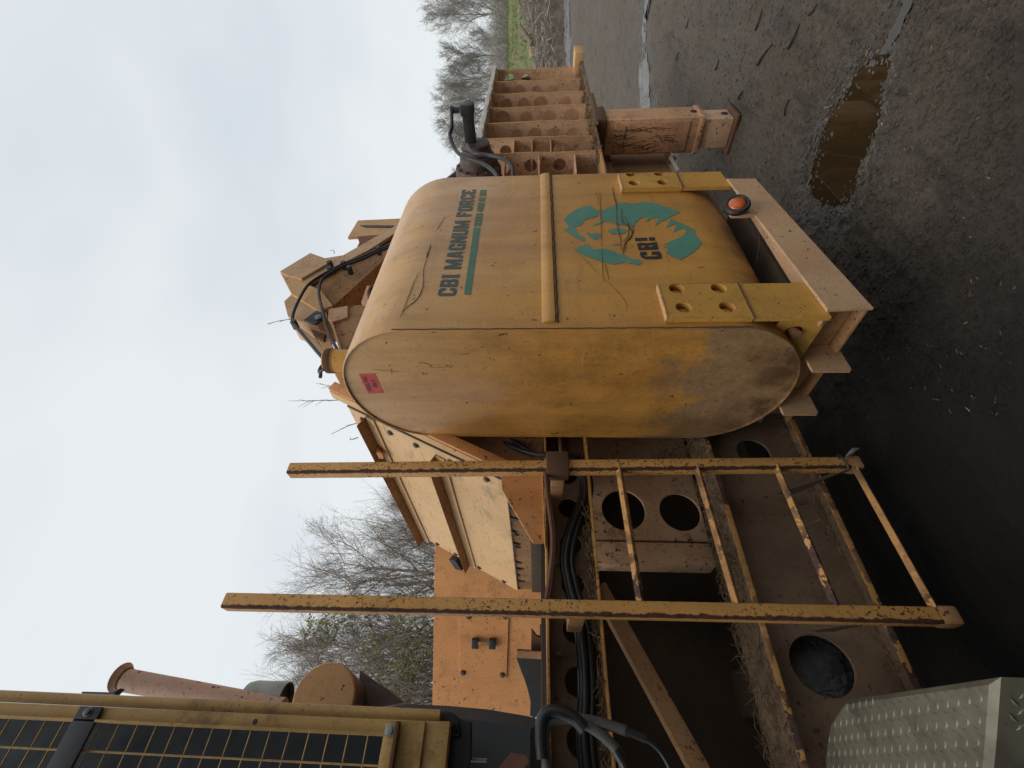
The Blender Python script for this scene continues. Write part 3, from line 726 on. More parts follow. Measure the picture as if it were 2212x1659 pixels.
def scratch(pts, wd=.0022, mat='scratch', onend=False, name='scratch'):
    wd *= .6
    if onend: q = [P(*p, x=TX0 + .0065) for p in pts]; q = smoothpath(q, 4)
    else:
        xs = smoothpath([Vector((*tank_xs(*p), 0)) for p in pts], 6); q = [tank_pt(v.x, v.y, .002) for v in xs]
    V, Fc = [], []
    tubegeo(V, Fc, q, [wd * (.35 + .65 * math.sin(math.pi * min(1, (i + .6) / len(q))) * (.75 + .5 * random.Random(i).random())) for i in range(len(q))], 4)
    return mk(name, mesh(V, Fc), mat, tank)
def zz(f, l): return [f(*q) for q in l]
for l, wd in [([(1190, 1110), (1230, 1040), (1340, 950), (1400, 830), (1410, 660), (1460, 510)], .0022), ([(1210, 1060), (1270, 910), (1320, 780), (1370, 685)], .0018), ([(1437, 545), (1478, 430)], .0030), ([(1540, 280), (1610, 160)], .0016)]:
    scratch(zz(ZT, l), wd)
for l, wd in [([(548, 40), (560, 300), (570, 650)], .0022), ([(575, 700), (580, 900), (592, 1055)], .0018), ([(610, 860), (650, 1020)], .0022), ([(515, 60), (535, 200)], .0012),
              ([(690, 0), (705, 90), (730, 180), (735, 260)], .0042), ([(735, 250), (740, 400), (775, 560), (790, 700)], .0025), ([(790, 240), (800, 380), (850, 420), (905, 480), (890, 560), (830, 620), (800, 740)], .0045),
              ([(825, 330), (870, 420), (860, 540), (810, 600)], .0030), ([(910, 420), (920, 500), (850, 600), (820, 720)], .0022), ([(310, 730), (440, 860), (560, 980)], .0010), ([(600, 1010), (760, 1170), (845, 1300), (835, 1380)], .0011), ([(1640, 885), (1710, 890)], .0013)]:
    scratch(zz(ZE, l), wd)
for l, wd in [([(615, 1120), (700, 1128), (775, 1135)], .0010), ([(720, 1118), (724, 1145)], .0012), ([(865, 1098), (870, 1085), (930, 1100), (915, 1108), (1000, 1112)], .0012), ([(1000, 1112), (1002, 1098), (1025, 1112), (1030, 1098)], .0012), ([(1070, 1045), (1120, 1038)], .0012)]:
    scratch(zz(Z1, l), wd, onend=True)
# red fuel label
st = plate('warning_label', [(1.253, 2.312), (1.250, 2.245), (1.367, 2.242), (1.372, 2.309)][::-1], 'x', TX0 + .0072, .0008, 'redlabel', tank, bev=.0002)
for s, za, zb, ya, yb in (('DIESEL FUEL', 2.286, 2.302, 1.357, 1.266), ('ONLY', 2.257, 2.274, 1.333, 1.287)):
    gl, W = text(s)
    for g in gl:
        lp = [[(ya + (yb - ya) * a / W, za + (zb - za) * b / 16) for a, b in l] for l in g]
        mk('label_letter', flat(lp, 0, 0, Matrix(((0, 0, 1, TX0 + .0068), (1, 0, 0, 0), (0, 1, 0, 0), (0, 0, 0, 1)))), 'redink', tank)
# filler neck with hoop
nb = Vector((1.30, 1.33, 2.36))
lathe('filler_neck', [(.048, 0), (.048, .115), (.052, .118), (.052, .150), (.046, .156), (.02, .157)], nb, (0, 0, 1), 'yellow', tank, n=24)
lathe('filler_cap', [(.0525, .120), (.0535, .122), (.0535, .148), (.0525, .150)], nb, (0, 0, 1), 'rust', tank, n=24)
tube('cap_hoop', [nb + Vector(q) for q in [(.03, .02, .15), (0, .028, .185), (-.045, .02, .18), (-.05, 0, .15)]], .006, 'rubber', tank)

# ---- base under the tank
rl = px2(zz(Z3, [(905, 145), (1050, 145), (1655, 805), (1420, 815)]), y=.985)
rail = plate('base_rail', rl[::-1], 'y', .985, .012, 'tan', G)
plate('rail_flange', [(rl[0][0], .987), (rl[3][0], .987), (rl[3][0], 1.06), (rl[0][0], 1.06)], 'z', rl[3][1] - .012, .010, 'tan', rail)
for nm, u0, u1, zt, zm, zb, hs in (('tank_strap', 1.170, 1.358, 1.186, .903, .662, [(1.329, 1.124), (1.224, 1.121), (1.328, .977), (1.224, .976)]), ('tank_strap', 2.106, 2.264, 1.218, .938, .722, [(2.25, 1.160), (2.160, 1.155), (2.248, 1.023), (2.159, 1.020)])):
    s_ = plate(nm, [[(u0, zm), (u1, zm), (u1, zt), (u0, zt - .006)]] + [ring(a, b, .0245) for a, b in hs], 'y', .996, .024, 'yellow', G, bev=.0025)
    plate('lower_plate', [(u0 + .002, zb - .008), (u1, zb), (u1, zm - .004), (u0, zm - .004)], 'y', .998, .020, 'yellow', s_, bev=.0025)
    tube('weld', [(u0 + (u1 - u0) * i / 20, .9965, zm - .002 + .001 * math.sin(i * 2)) for i in range(21)], .0026, 'rust', s_, n=5, smoothn=1)
    box('top_edge', (u0 + .001, .9945, zt - .005), (u1 - .001, 1.0195, zt + .002), 'pale', s_, bev=.002)
    for a, b in hs: lathe('plug_weld', [(.024, 0), (.020, .002), (.012, .004)], (a, 1.0205, b), (0, -1, 0), 'yellow', s_, n=16)
# gussets and cross member on the near end
plate('gusset', [px2(zz(Z3, [(1430, 850), (1195, 862), (1150, 915), (1235, 1135)]), x=1.20)[::-1], ring(1.092, .728, .026, 18, .030)], 'x', 1.20, .012, 'yellow', G)
tube('drain_pipe', [(1.24, 1.09, .73), (1.18, 1.085, .728)], .018, 'brownpaint', G)
cm = channel('cross_member', 1.250, 1.262, [(1.0, .535), (1.62, .535), (1.62, .640), (1.0, .640)], 'brownpaint', G)
box('top_flange', (1.205, 1.0, .640), (1.262, 1.63, .650), 'brownpaint', cm); box('bottom_flange', (1.205, .999, .522), (1.262, 1.63, .533), 'brownpaint', cm)
for ya in (1.20, 1.45):
    plate('step_tab', [(1.115, .520), (1.125, .51), (1.25, .51), (1.25, .648), (1.115, .648)], 'y', ya, .010, 'tan', cm)
box('tank_cradle', (1.30, 1.10, .56), (2.2, 1.60, .643), 'interior', G); box('under_frame', (1.27, 1.55, .45), (2.4, 1.69, .62), 'interior', G)
# amber marker lamp in its rubber grommet
ml = P(*Z3(955, 275), y=.95)
ax_ = Vector((-.25, -.95, .28)).normalized()
lamp = lathe('marker_lamp', [(.026, -.03), (.050, -.018), (.054, -.004), (.048, .006), (.038, .006), (.034, 0)], ml, ax_, 'rubber', G, n=24)
lz = lathe('lens', [(.035, -.004), (.035, .002), (.030, .008), (.016, .011)], ml, ax_, 'amber', lamp, n=20)
tube('wire', [ml + Vector((0, .03, -.03)), ml + Vector((-.05, .06, -.07)), ml + Vector((-.12, .10, -.09)), ml + Vector((-.2, .2, -.08))], .003, 'rubber', lamp, n=6)
box('lamp_bracket', (ml.x - .03, ml.y + .03, ml.z - .08), (ml.x + .05, 1.0, ml.z + .02), 'tan', lamp)

# ---- ladder
LD = empty('ladder', (.65, 1.49, .40)); LD.parent = G; LD.location = Vector((.65, 1.49, .40)) - G.location
def post(x0, xb, z0, z1):
    return bar('post', (xb, 1.50, z0), (x0, 1.50, z1), .046, .046, 'ladder', LD, up=Vector((0, 1, 0)), bev=.006)
po1 = post(.868, .918, .43, 2.585); po2 = post(.388, .402, .395, 2.615)
rs = random.Random(5)
for i, zc in enumerate((1.308, 1.020, .730, .450)):
    a = Vector((.905, 1.488, zc + .005)); b = Vector((.418, 1.488, zc - .005)); m_ = (a + b) / 2 + Vector((0, 0, -.004 if i else 0))
    bar('rung', a, b, .021, .021, 'rung', LD, up=Vector((0, 1, 1)), bev=.004)
tube('top_bar', [(.915, 1.49, 1.590), (.78, 1.497, 1.580), (.62, 1.50, 1.565), (.50, 1.50, 1.575), (.40, 1.49, 1.592)], .011, 'rust', LD, n=6)
box('clamp', (.855, 1.462, 1.50), (.945, 1.535, 1.585), 'rust', LD, bev=.008)
for xx, z_ in ((.885, 1.545), (.40, 1.50)): box('standoff', (xx - .025, 1.525, z_ - .03), (xx + .025, 1.70, z_ + .02), 'brownpaint', LD)
for xx, yb, z_ in ((.90, 1.70, .60), (.40, 1.70, .66)): plate('foot_bracket', [(1.52, z_ - .12), (yb, z_ - .02), (yb, z_ + .06)], 'x', xx, .010, 'interior', LD)
for pt, xx in ((po1, .918), (po2, .402)): box('rubber_foot', (xx - .027, 1.473, .425 if xx > .5 else .388), (xx + .027, 1.527, .475 if xx > .5 else .445), 'brownpaint', LD, bev=.012)
tube('cable_tie', [(.95, 1.48, .50), (.92, 1.465, .495), (.885, 1.48, .49), (.90, 1.535, .50)], .004, 'rubber', LD, n=6)
rag = [P(*q, y=1.46) for q in [(1828, 985), (1838, 978), (1845, 972), (1856, 968)]]
tube('rag_scrap', rag, lambda t: .002 + .006 * math.sin(math.pi * t), 'greymetal', LD, n=6)

# ---- main channel with round holes
HX = [1.02 - .155 * i for i in range(10)]
web = plate('main_channel', [[(-.9, 1.405), (2.9, 1.405), (2.9, 1.578), (-.9, 1.578)]] + [ring(h, 1.485, .043, 20) for h in HX if h > -.8], 'y', 1.775, .010, 'caked', G)
box('channel_flange', (-.9, 1.690, 1.578), (2.9, 1.786, 1.588), 'ladder', web); box('channel_flange', (-.9, 1.690, 1.395), (2.9, 1.786, 1.405), 'ladder', web)
for i in range(9): bolt((.94 - .155 * i, 1.774, 1.545), (0, -1, 0), .010, web)
# lower deep beam
low = plate('lower_beam', [[(-.9, .468), (2.9, .468), (2.9, .862), (-.9, .862)], ring(.31, .695, .088, 28, .098), ring(-.45, .695, .088, 24, .098), ring(1.12, .66, .07, 24)], 'y', 1.735, .012, 'caked', G)
box('beam_flange', (-.9, 1.690, .862), (2.9, 1.90, .874), 'caked', low); box('beam_flange', (-.9, 1.690, .455), (2.9, 1.86, .468), 'caked', low)
box('flange_lip', (-.9, 1.686, .858), (2.9, 1.692, .878), 'rung', low, bev=.002); box('flange_lip', (-.9, 1.686, .450), (2.9, 1.692, .472), 'rung', low, bev=.002)
# panel with two round holes, its folded post, inner walls
plate('hole_panel', [[(.80, .87), (1.35, .87), (1.35, 1.40), (.80, 1.40)], ring(.944, 1.222, .098, 28), ring(.938, .968, .090, 28)], 'y', 1.95, .012, 'hopper', G)
box('folded_post', (.69, 1.935, .87), (.79, 2.03, 1.40), 'hopper', G, bev=.012)
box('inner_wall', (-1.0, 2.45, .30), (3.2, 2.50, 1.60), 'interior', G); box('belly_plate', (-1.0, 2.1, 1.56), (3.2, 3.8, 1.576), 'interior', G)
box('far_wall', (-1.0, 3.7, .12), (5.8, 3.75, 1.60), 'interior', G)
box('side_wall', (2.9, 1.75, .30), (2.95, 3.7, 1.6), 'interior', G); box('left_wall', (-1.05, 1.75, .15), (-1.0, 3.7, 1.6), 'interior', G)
bx0, bx1 = P(1292, 1268, y=1.80), P(1530, 1700, y=1.80)
bar('diagonal_brace', bx0, bx0 + (bx1 - bx0) * 1.6, .055, .06, 'brownpaint', G, up=Vector((0, 1, 0)))
# mud-caked axle hub seen through the beam hole
def caked():
    bm = bmesh.new(); bmesh.ops.create_icosphere(bm, subdivisions=6, radius=1)
    for v in bm.verts:
        n_ = v.co.copy(); k = 1 + .10 * noise.noise(n_ * 2.2) - .09 * max(0, .10 - abs(noise.noise(Vector((n_.x * 5, n_.y * 3, n_.z * 1.2))))) / .10 + .04 * noise.noise(Vector((n_.x * 12, n_.y * 9, n_.z * 6))) + .03 * noise.noise(n_ * 22)
        v.co = Vector((.36 + n_.x * .21 * k, 1.90 + n_.y * .07 * k, .66 + n_.z * .17 * k))
    return bm
mk('axle_hub', caked(), 'mudtyre', G, smooth=60)
box('axle', (.22, 1.9, .60), (.40, 3.6, .74), 'interior', G, bev=.02)

# ---- hoses in and around the channel
def hose(name, pts, r, mat='rubber', parent=None, y=None, **k): return tube(name, pts, r, mat, parent or G, **k)
for dz, dy in ((0, 0), (-.022, .01), (.012, .022)):
    pts = [P(a, b, y=1.735 + dy) + Vector((0, 0, dz)) for a, b in [(1240, 985), (1262, 1030), (1262, 1075), (1238, 1130), (1222, 1200), (1230, 1260), (1252, 1340), (1262, 1420), (1265, 1500), (1262, 1590), (1270, 1680)]]
    hose('hose', pts, .0125)
for k_, (a, b) in enumerate([((1062, 940), (1100, 962)), ((1080, 938), (1112, 955))]):
    hose('hose', [P(a[0] - 40, a[1] - 50, y=1.80), P(*a, y=1.77), P(*b, y=1.74), P(1150 + 6 * k_, 980, y=1.70), P(1200, 982, y=1.68), P(1245, 985, y=1.72)], .011)
tube('conduit', [P(1208, 930, y=1.74), P(1212, 1000, y=1.74)], .008, 'hopper', G)

# taped loop of cables on the left
for pts, r_, mt in [([(1172, 1640), (1168, 1590), (1172, 1552), (1192, 1536), (1235, 1548), (1262, 1575)], .016, 'rubber'),
                    ([(1185, 1700), (1180, 1640), (1178, 1585), (1190, 1560), (1225, 1552), (1262, 1560)], .012, 'tape'),
                    ([(1240, 1552), (1290, 1580), (1335, 1625), (1360, 1690)], .013, 'tape'), ([(1240, 1550), (1300, 1562), (1355, 1580)], .0125, 'tape'),
                    ([(1350, 1578), (1385, 1592), (1395, 1596)], .0105, 'rubber'), ([(1392, 1594), (1425, 1622), (1450, 1668), (1460, 1720)], .006, 'rubber'), ([(1330, 1620), (1352, 1660), (1368, 1720)], .0128, 'rubber')]:
    hose('cable', [P(*q, y=1.46 + .01 * (mt == 'tape')) for q in pts], r_, mt, n=12)

# ---- sloping hood with angle ribs (rises along +x, spans +y)
HO = Vector((.965, 1.75, 1.757)); HV = Vector((.450, 0, .893)).normalized(); HU = Vector((0, 1, 0)); HW, HH = 1.50, .92
hood = mk('sloping_hood', flat([[(0, 0), (HW, -.005), (HW, HH), (0, HH)]], .008, .002, basis(HO, HU, HV, .008)), 'hood', G)
HN = HU.cross(HV).normalized() * -1
def hp(u, v, w=0): return HO + HU * u + HV * v + HN * w
for v_, u0, u1 in ((.385, .05, 1.52), (.80, .0, 1.53)):
    bar('angle_rib', hp(u0, v_, .035), hp(u1, v_, .035), .070, .006, 'brownpaint', hood, up=HV)
    bar('rib_foot', hp(u0, v_ - .028, .006), hp(u1, v_ - .028, .006), .055, .008, 'hood', hood, up=HN)
for u_ in (.05, 1.455):
    for v_ in (.10, .30, .50, .66, .84): bolt(hp(u_, v_, .001), HN, .012, hood)
bar('seam_rubber', hp(-.012, 0, -.004), hp(-.012, HH, -.004), .012, .014, 'rubber', hood, up=HN)
bar('edge_strip', hp(-.045, 0, -.008), hp(-.045, HH + .1, -.008), .055, .010, 'pale', hood, up=HN)
bar('edge_angle', hp(-.085, .0, -.03), hp(-.085, HH + .1, -.03), .020, .05, 'orange', hood, up=HN)
plate('hood_side', [(1.02, 1.59), (2.3, 1.59), (2.3, 2.45), (1.42, 2.45), (1.02, 1.70)], 'y', 1.74, .008, 'brownpaint', hood)
bar('latch_block', hp(1.53, .52, .01), hp(1.60, .46, .03), .09, .05, 'blackmetal', hood, up=HN)
plate('rubber_skirt', [(1.74, 1.60), (3.25, 1.60), (3.25, 1.752), (1.74, 1.765)], 'x', .975, .006, 'brownpaint', hood)
rs = random.Random(3)
for i in range(15):
    yb = 1.85 + i * .095 + rs.uniform(-.05, .05); l_ = rs.uniform(.01, .06)
    plate('skirt_fringe', [(yb, 1.757), (yb + .05, 1.757), (yb + rs.uniform(0, .05), 1.757 - l_)], 'x', .966 + .002 * (i % 2), .004, 'rubber', hood, bev=.0005)
box('skirt_bar', (.955, 1.78, 1.59), (.985, 3.25, 1.655), 'interior', hood)
# triangular side bracket
tb = px2(zz(ZH, [(1355, 600), (1697, 598), (1722, 1185), (1625, 1190), (1362, 745)]), y=1.66)
plate('side_bracket', tb, 'y', 1.66, .010, 'orange', G)
bb = px2(zz(ZH, [(1694, 598), (1708, 597), (1728, 1190), (1716, 1190)]), y=1.645)
plate('bracket_flange', bb, 'y', 1.645, .045, 'ladder', G)
# orange deflector panel facing the camera side, with access cover
DP = 3.35; U_ = RT.copy(); V_ = Vector((0, 0, 1))
def facing(d, pts):                   # pixels -> (u, v) on a vertical plane square to the view heading
    out = []
    for q in pts: p = P(*q, d=d); out.append((p.dot(RT), p.z))
    return out
def fplate(name, d, loops, th, mat, parent, bev=.002, **k):
    if not isinstance(loops[0][0], (tuple, list)): loops = [loops]
    return mk(name, flat([facing(d, l) for l in loops], th, bev, basis(FW * (d + th), U_, V_, th)), mat, parent, **k)
ZP = crop(1500, 2400, .4051)
defl = fplate('deflector_panel', DP, [(940, 1120), (936, 1420), (932, 1640), (1150, 1640), (1150, 1540), (1175, 1470), (1175, 1120)], .012, 'orange', G)
cov = fplate('access_cover', DP - .012, zz(ZP, [(835, 150), (835, 762), (1300, 778), (1322, 150)]), .008, 'orange', defl)
for q in [(870, 718), (1258, 740), (925, 165), (1285, 165)]:
    bolt(P(*ZP(*q), d=DP - .012), -FW, .014, cov, 'brownmetal')
for q in [(990, 428), (1158, 432)]:
    c = P(*ZP(*q), d=DP - .035); bar('handle_lug', c - RT * .035, c + RT * .035, .028, .05, 'blackmetal', cov)
c0, c1 = P(*ZP(1015, 430), d=DP - .045), P(*ZP(1140, 432), d=DP - .045); bar('handle', c0, c1, .03, .008, 'brownpaint', cov, up=FW)
# torn rubber flap and rusted ledge under the panel
tf = fplate('rubber_flap', 2.75, zz(ZP, [(1390, 560), (1405, 500), (1700, 520), (1710, 1150), (1530, 1150), (1535, 1000), (1505, 880), (1470, 770), (1440, 700)]), .02, 'rubber', G)
fplate('flap_lip', 2.74, zz(ZP, [(1388, 575), (1402, 503), (1695, 515), (1695, 590)]), .012, 'brownpaint', tf)
fplate('rust_ledge', 2.8, zz(ZP, [(1545, 290), (1600, 360), (1670, 380), (1690, 200), (1720, 200), (1720, 560), (1540, 520)]), .02, 'rust', G)

# ---- arm, head and hoses above the tank
YT = 1.95
def top(name, pts, y0, th, mat, parent, bev=.003, f=ZT): return plate(name, px2(zz(f, pts), y=y0), 'y', y0, th, mat, parent, bev)
arm = top('lift_arm', [(250, 745), (1275, 165), (1330, 300), (560, 1000), (310, 800)], YT + .02, .26, 'brownpaint', G)
top('arm_flange', [(225, 760), (1272, 168), (1240, 250), (880, 480), (640, 600), (300, 800)], YT - .02, .03, 'tan', arm)
head = top('arm_head', [(46, 675), (335, 500), (470, 548), (540, 578), (250, 745), (90, 705)], YT - .04, .30, 'tan', G)
top('head_underside', [(46, 680), (240, 742), (310, 800), (430, 850), (550, 1000), (470, 1030), (430, 1060), (160, 892)], YT - .02, .28, 'pale', head)
top('nose_block', [(85, 960), (160, 888), (300, 830), (470, 1030), (500, 1110), (400, 1180), (240, 1155), (120, 1100)], YT + .0, .22, 'tan', head)
top('pivot_plate', [(270, 1135), (385, 1050), (440, 1045), (470, 1120), (380, 1180), (330, 1165)], YT - .015, .015, 'blackmetal', head)
pc = P(*ZT(410, 1115), y=YT - .02); lathe('pivot_bolt', [(.022, 0), (.022, .008), (.012, .009), (.012, .014)], pc, (0, -1, 0), 'greymetal', head, n=16)
eye = top('lifting_eye', [(470, 550), (690, 515), (640, 590), (560, 595), (520, 580)], YT + .1, .02, 'tan', head)
fin = top('fin_plate', [(690, 350), (785, 192), (1230, 172), (1270, 180), (1180, 245), (990, 330)], YT + .15, .03, 'pale', G)
top('fin_slot', [(805, 238), (1130, 240), (1100, 262), (860, 258)], YT + .145, .006, 'blackmetal', fin, bev=.001)
top('fin_rib', [(780, 348), (1000, 328), (880, 400), (800, 460), (778, 440), (800, 400)], YT + .13, .05, 'redrust', fin)
ch = top('box_channel', [(510, 1032), (690, 1000), (690, 1080), (690, 1110), (545, 1155), (500, 1130)], YT - .02, .18, 'tan', G)
top('channel_side', [(700, 1005), (870, 985), (885, 1050), (760, 1390), (660, 1500), (640, 1490), (545, 1155)], YT + .0, .15, 'brownpaint', ch)
top('channel_edge', [(525, 1150), (550, 1160), (660, 1500), (630, 1495)], YT - .02, .03, 'pale', ch)
lug = plate('tow_lug', [px2(zz(ZT, [(818, 965), (830, 930), (870, 812), (985, 800), (1010, 850), (950, 985), (830, 985)]), y=1.72), px2(zz(ZT, [(890, 900), (910, 850), (960, 850), (940, 930), (900, 940)]), y=1.72)], 'y', 1.72, .02, 'tan', G)
tube('shackle', [P(*ZT(*q), y=1.71) for q in [(900, 930), (890, 880), (920, 820), (950, 840), (940, 900)]], .012, 'rust', lug)
rl2 = top('guide_rail', [(215, 1190), (400, 1330), (520, 1520), (480, 1520), (230, 1230)], YT - .0, .1, 'tan', G)
top('guide_rail_face', [(330, 1210), (490, 1260), (600, 1500), (500, 1500), (410, 1330)], YT - .01, .05, 'pale', rl2)
top('rail_bracket', [(330, 1215), (480, 1265), (460, 1330), (370, 1290)], YT - .03, .03, 'rust', rl2)
top('long_rail', [(400, 1330), (470, 1280), (900, 2150), (1010, 2400), (960, 2400)], YT + .05, .06, 'orange', G)
mh = box('mill_housing', (1.55, 1.90, 1.59), (3.08, 3.2, 2.44), 'brownpaint', G, bev=.02)
box('arm_pedestal', (1.72, 2.0, 2.44), (2.3, 2.22, 2.64), 'brownpaint', mh, bev=.01); box('housing_band', (1.54, 1.885, 2.0), (3.09, 3.21, 2.06), 'tan', mh)
# two hoses clipped along the arm
h1 = [(1200, 345), (1100, 420), (960, 480), (800, 550), (660, 600), (520, 670), (400, 740), (310, 810), (240, 920), (185, 1040), (165, 1130), (190, 1190), (300, 1320), (400, 1440), (490, 1550), (440, 1600), (430, 1680)]
h2 = [(1200, 350), (1090, 440), (960, 500), (820, 565), (660, 620), (540, 680), (450, 750), (418, 840), (425, 950), (455, 1060), (480, 1180), (530, 1300), (590, 1420), (625, 1500), (700, 1560)]
hs_ = empty('hydraulic_hoses', (0, 0, 0)); hs_.parent = G; hs_.location = P(*ZT(400, 900), y=YT - .07) - G.location
hose('hose', [P(*ZT(*q), y=YT - .075) for q in h1], .0105, parent=hs_); hose('hose', [P(*ZT(*q), y=YT - .07) for q in h2], .0105, parent=hs_)
for q in [(650, 605), (180, 1165), (520, 600), (980, 465), (705, 650), (520, 655)]:
    c = P(*ZT(*q), y=YT - .07); box('hose_clip', c - Vector((.016, .02, .016)), c + Vector((.016, .05, .016)), 'rubber', hs_, bev=.005)

# dead twigs stuck on the machine
def twig(base, tip, y, seed, n=6):
    rnd = random.Random(seed); a, b = P(*base, y=y), P(*tip, y=y); V, Fc = [], []
    m_ = (a + b) / 2 + Vector((rnd.uniform(-.02, .02), 0, rnd.uniform(-.02, .02)))
    main = smoothpath([a, m_, b], 6); tubegeo(V, Fc, main, [.0026 - .0016 * i / len(main) for i in range(len(main))], 4)
    for i in range(n):
        p = main[int(len(main) * (.25 + .7 * i / n))]; d = (b - a).normalized(); s = Vector((rnd.gauss(0, 1), rnd.gauss(0, .5), rnd.gauss(0, 1))); s = (d + s.normalized() * .6).normalized() * (b - a).length * rnd.uniform(.12, .3)
        tubegeo(V, Fc, [p, p + s * .5 + Vector((0, 0, .002)), p + s], [.0014, .0011, .0007], 3)
    return mesh(V, Fc)
for i, (bs, tp, yy, n, lb) in enumerate([((748, 864), (640, 866), 1.95, 9, 'longest dead twig sticking up beside the filler neck'), ((745, 838), (690, 828), 1.95, 4, 'short dead twig right beside the filler neck'), ((772, 914), (715, 938), 1.98, 2, 'thin curved dead twig above the sloping hood'), ((632, 689), (578, 700), 1.95, 6, 'small forked dead twig on the arm nose'), ((722, 548), (712, 541), 2.1, 3, 'tiny dead twig behind the lifting eye'), ((774, 945), (758, 944), 1.98, 1, 'dark stub of twig at the top of the hood')]):
    mk('dead_twig', twig(bs, tp, yy, 50 + i, n), 'twig', None, label=lb, cat='twig', group='twigs caught on the machine')

# ---- hopper side with perforated fins
hop = empty('hopper', (0, 0, 0)); hop.parent = G; hop.location = Vector((4.7, 1.6, 1.17)) - G.location
FX = [3.56, 3.86, 4.20, 4.58, 4.98, 5.38, 5.80]
hz = {0: [1.893, 1.669, 1.446], 1: [1.876, 1.729, 1.579, 1.441, 1.285], 2: [1.795, 1.636, 1.477, 1.313], 3: [1.936, 1.718, 1.50, 1.30], 4: [1.92, 1.75, 1.58, 1.34], 5: [1.94, 1.80, 1.62, 1.45], 6: [1.92, 1.74]}
box('hopper_wall', (3.0, 1.74, 1.17), (5.84, 1.76, 2.06), 'hopper', hop)
rs = random.Random(2)
for i, x_ in enumerate(FX):
    zt = 1.985 if i == 0 else 2.055
    rr = [.052, .050, .052, .062, .060, .055, .050][i]
    outer = [(1.75, 1.165), (1.75, zt)] + [(1.40 + rs.uniform(-.003, .003) * (1 + i * .4), zt - (zt - 1.165) * k / 7) for k in range(8)]
    holes = [ring(1.492 + .004 * (i % 3), h, rr * (1.15 if (k + i) % 3 == 0 else .95), 20) for k, h in enumerate(hz[i])]
    fn = plate('fin', [outer[::-1]] + holes, 'x', x_, .012, 'hopper', hop)
    V, Fc = [], []; tubegeo(V, Fc, [Vector((x_ + .006, q[0] - .001, q[1])) for q in outer[2:]], [.007] * 8, 5); mk('fin_edge', mesh(V, Fc), 'pale', fn)
for i, (x0, x1, zs) in enumerate([(3.57, 3.86, (1.80, 1.655, 1.505)), (3.20, 3.555, (1.86, 1.60, 1.33))]):
    for z_ in zs: plate('cross_gusset', [(x0, 1.46), (x1 - .002, 1.41), (x1 - .002, 1.74), (x0, 1.74)], 'z', z_, .010, 'pale' if i == 0 else 'hopper', hop)
cap = [(3.84, 1.375)] + [(3.84 + 1.98 * k / 40, 1.375 + .018 * math.sin(k * 1.05)) for k in range(1, 41)] + [(5.82, 1.78), (3.84, 1.78)]
plate('top_plate', cap, 'z', 2.058, .030, 'pale_grey', hop)
fl = [(3.83, 2.102), (5.84, 2.094)] + [(5.84 - 2.01 * k / 60, 2.056 + .012 * abs(math.sin((5.84 - 2.01 * k / 60 - 3.86) * math.pi / .385))) for k in range(61)]
plate('top_flange', fl, 'y', 1.366, .008, 'pale_grey', hop)
box('bottom_plate', (3.0, 1.34, 1.150), (5.85, 1.78, 1.164), 'brownpaint', hop); plate('plate_flange', [(1.32, 1.135), (1.335, 1.135), (1.335, 1.165), (1.32, 1.165)], 'x', 3.9, 1.9, 'caked', hop)
box('end_block', (5.70, 1.25, 1.13), (6.0, 1.45, 1.22), 'pale', hop)
plate('hopper_end', [(1.45, 1.16), (1.76, 1.16), (1.76, 2.05), (1.52, 2.05), (1.47, 1.6)], 'x', 5.84, .014, 'redrust', hop)
plate('near_fin', [[(1.42, 1.10), (1.74, 1.10), (1.74, 2.0), (1.42, 2.0)], ring(1.53, 1.78, .05), ring(1.53, 1.52, .05)], 'x', 3.18, .012, 'hopper', hop)
def onplate(rnd): return (rnd.uniform(3.4, 5.8), rnd.uniform(1.32, 1.5), 1.166 + abs(rnd.gauss(0, .012)))
sticks(900, onplate, 'chip_litter', 'straw', None, 21, (.015, .07), (.0015, .004), .4, label='shredded wood litter lying along the hopper bottom plate', cat='litter')
# frame behind the jack
fb = box('frame_beam', (2.4, 1.66, .98), (5.85, 1.76, 1.148), 'brownpaint', G)
plate('frame_web', [(2.4, .50), (4.3, .50), (4.3, .98), (2.4, .98)], 'y', 1.70, .012, 'brownpaint', fb)
box('web_flange', (2.4, 1.58, .49), (4.3, 1.72, .50), 'hopper', fb)
for x_ in (3.30, 3.62): plate('web_gusset', [(1.60, .70), (1.70, .55), (1.70, .98), (1.60, .98)], 'x', x_, .012, 'hopper', fb)
tube('pin', [P(*Z3(618, 42), y=1.52), P(*Z3(660, 112), y=1.30)], .016, 'greymetal', fb, smoothn=1); pc = P(*Z3(622, 48), y=1.53); lathe('pin_collar', [(.02, -.02), (.032, -.01), (.032, .02), (.02, .025)], pc, (0, 1, 0), 'rust', fb)
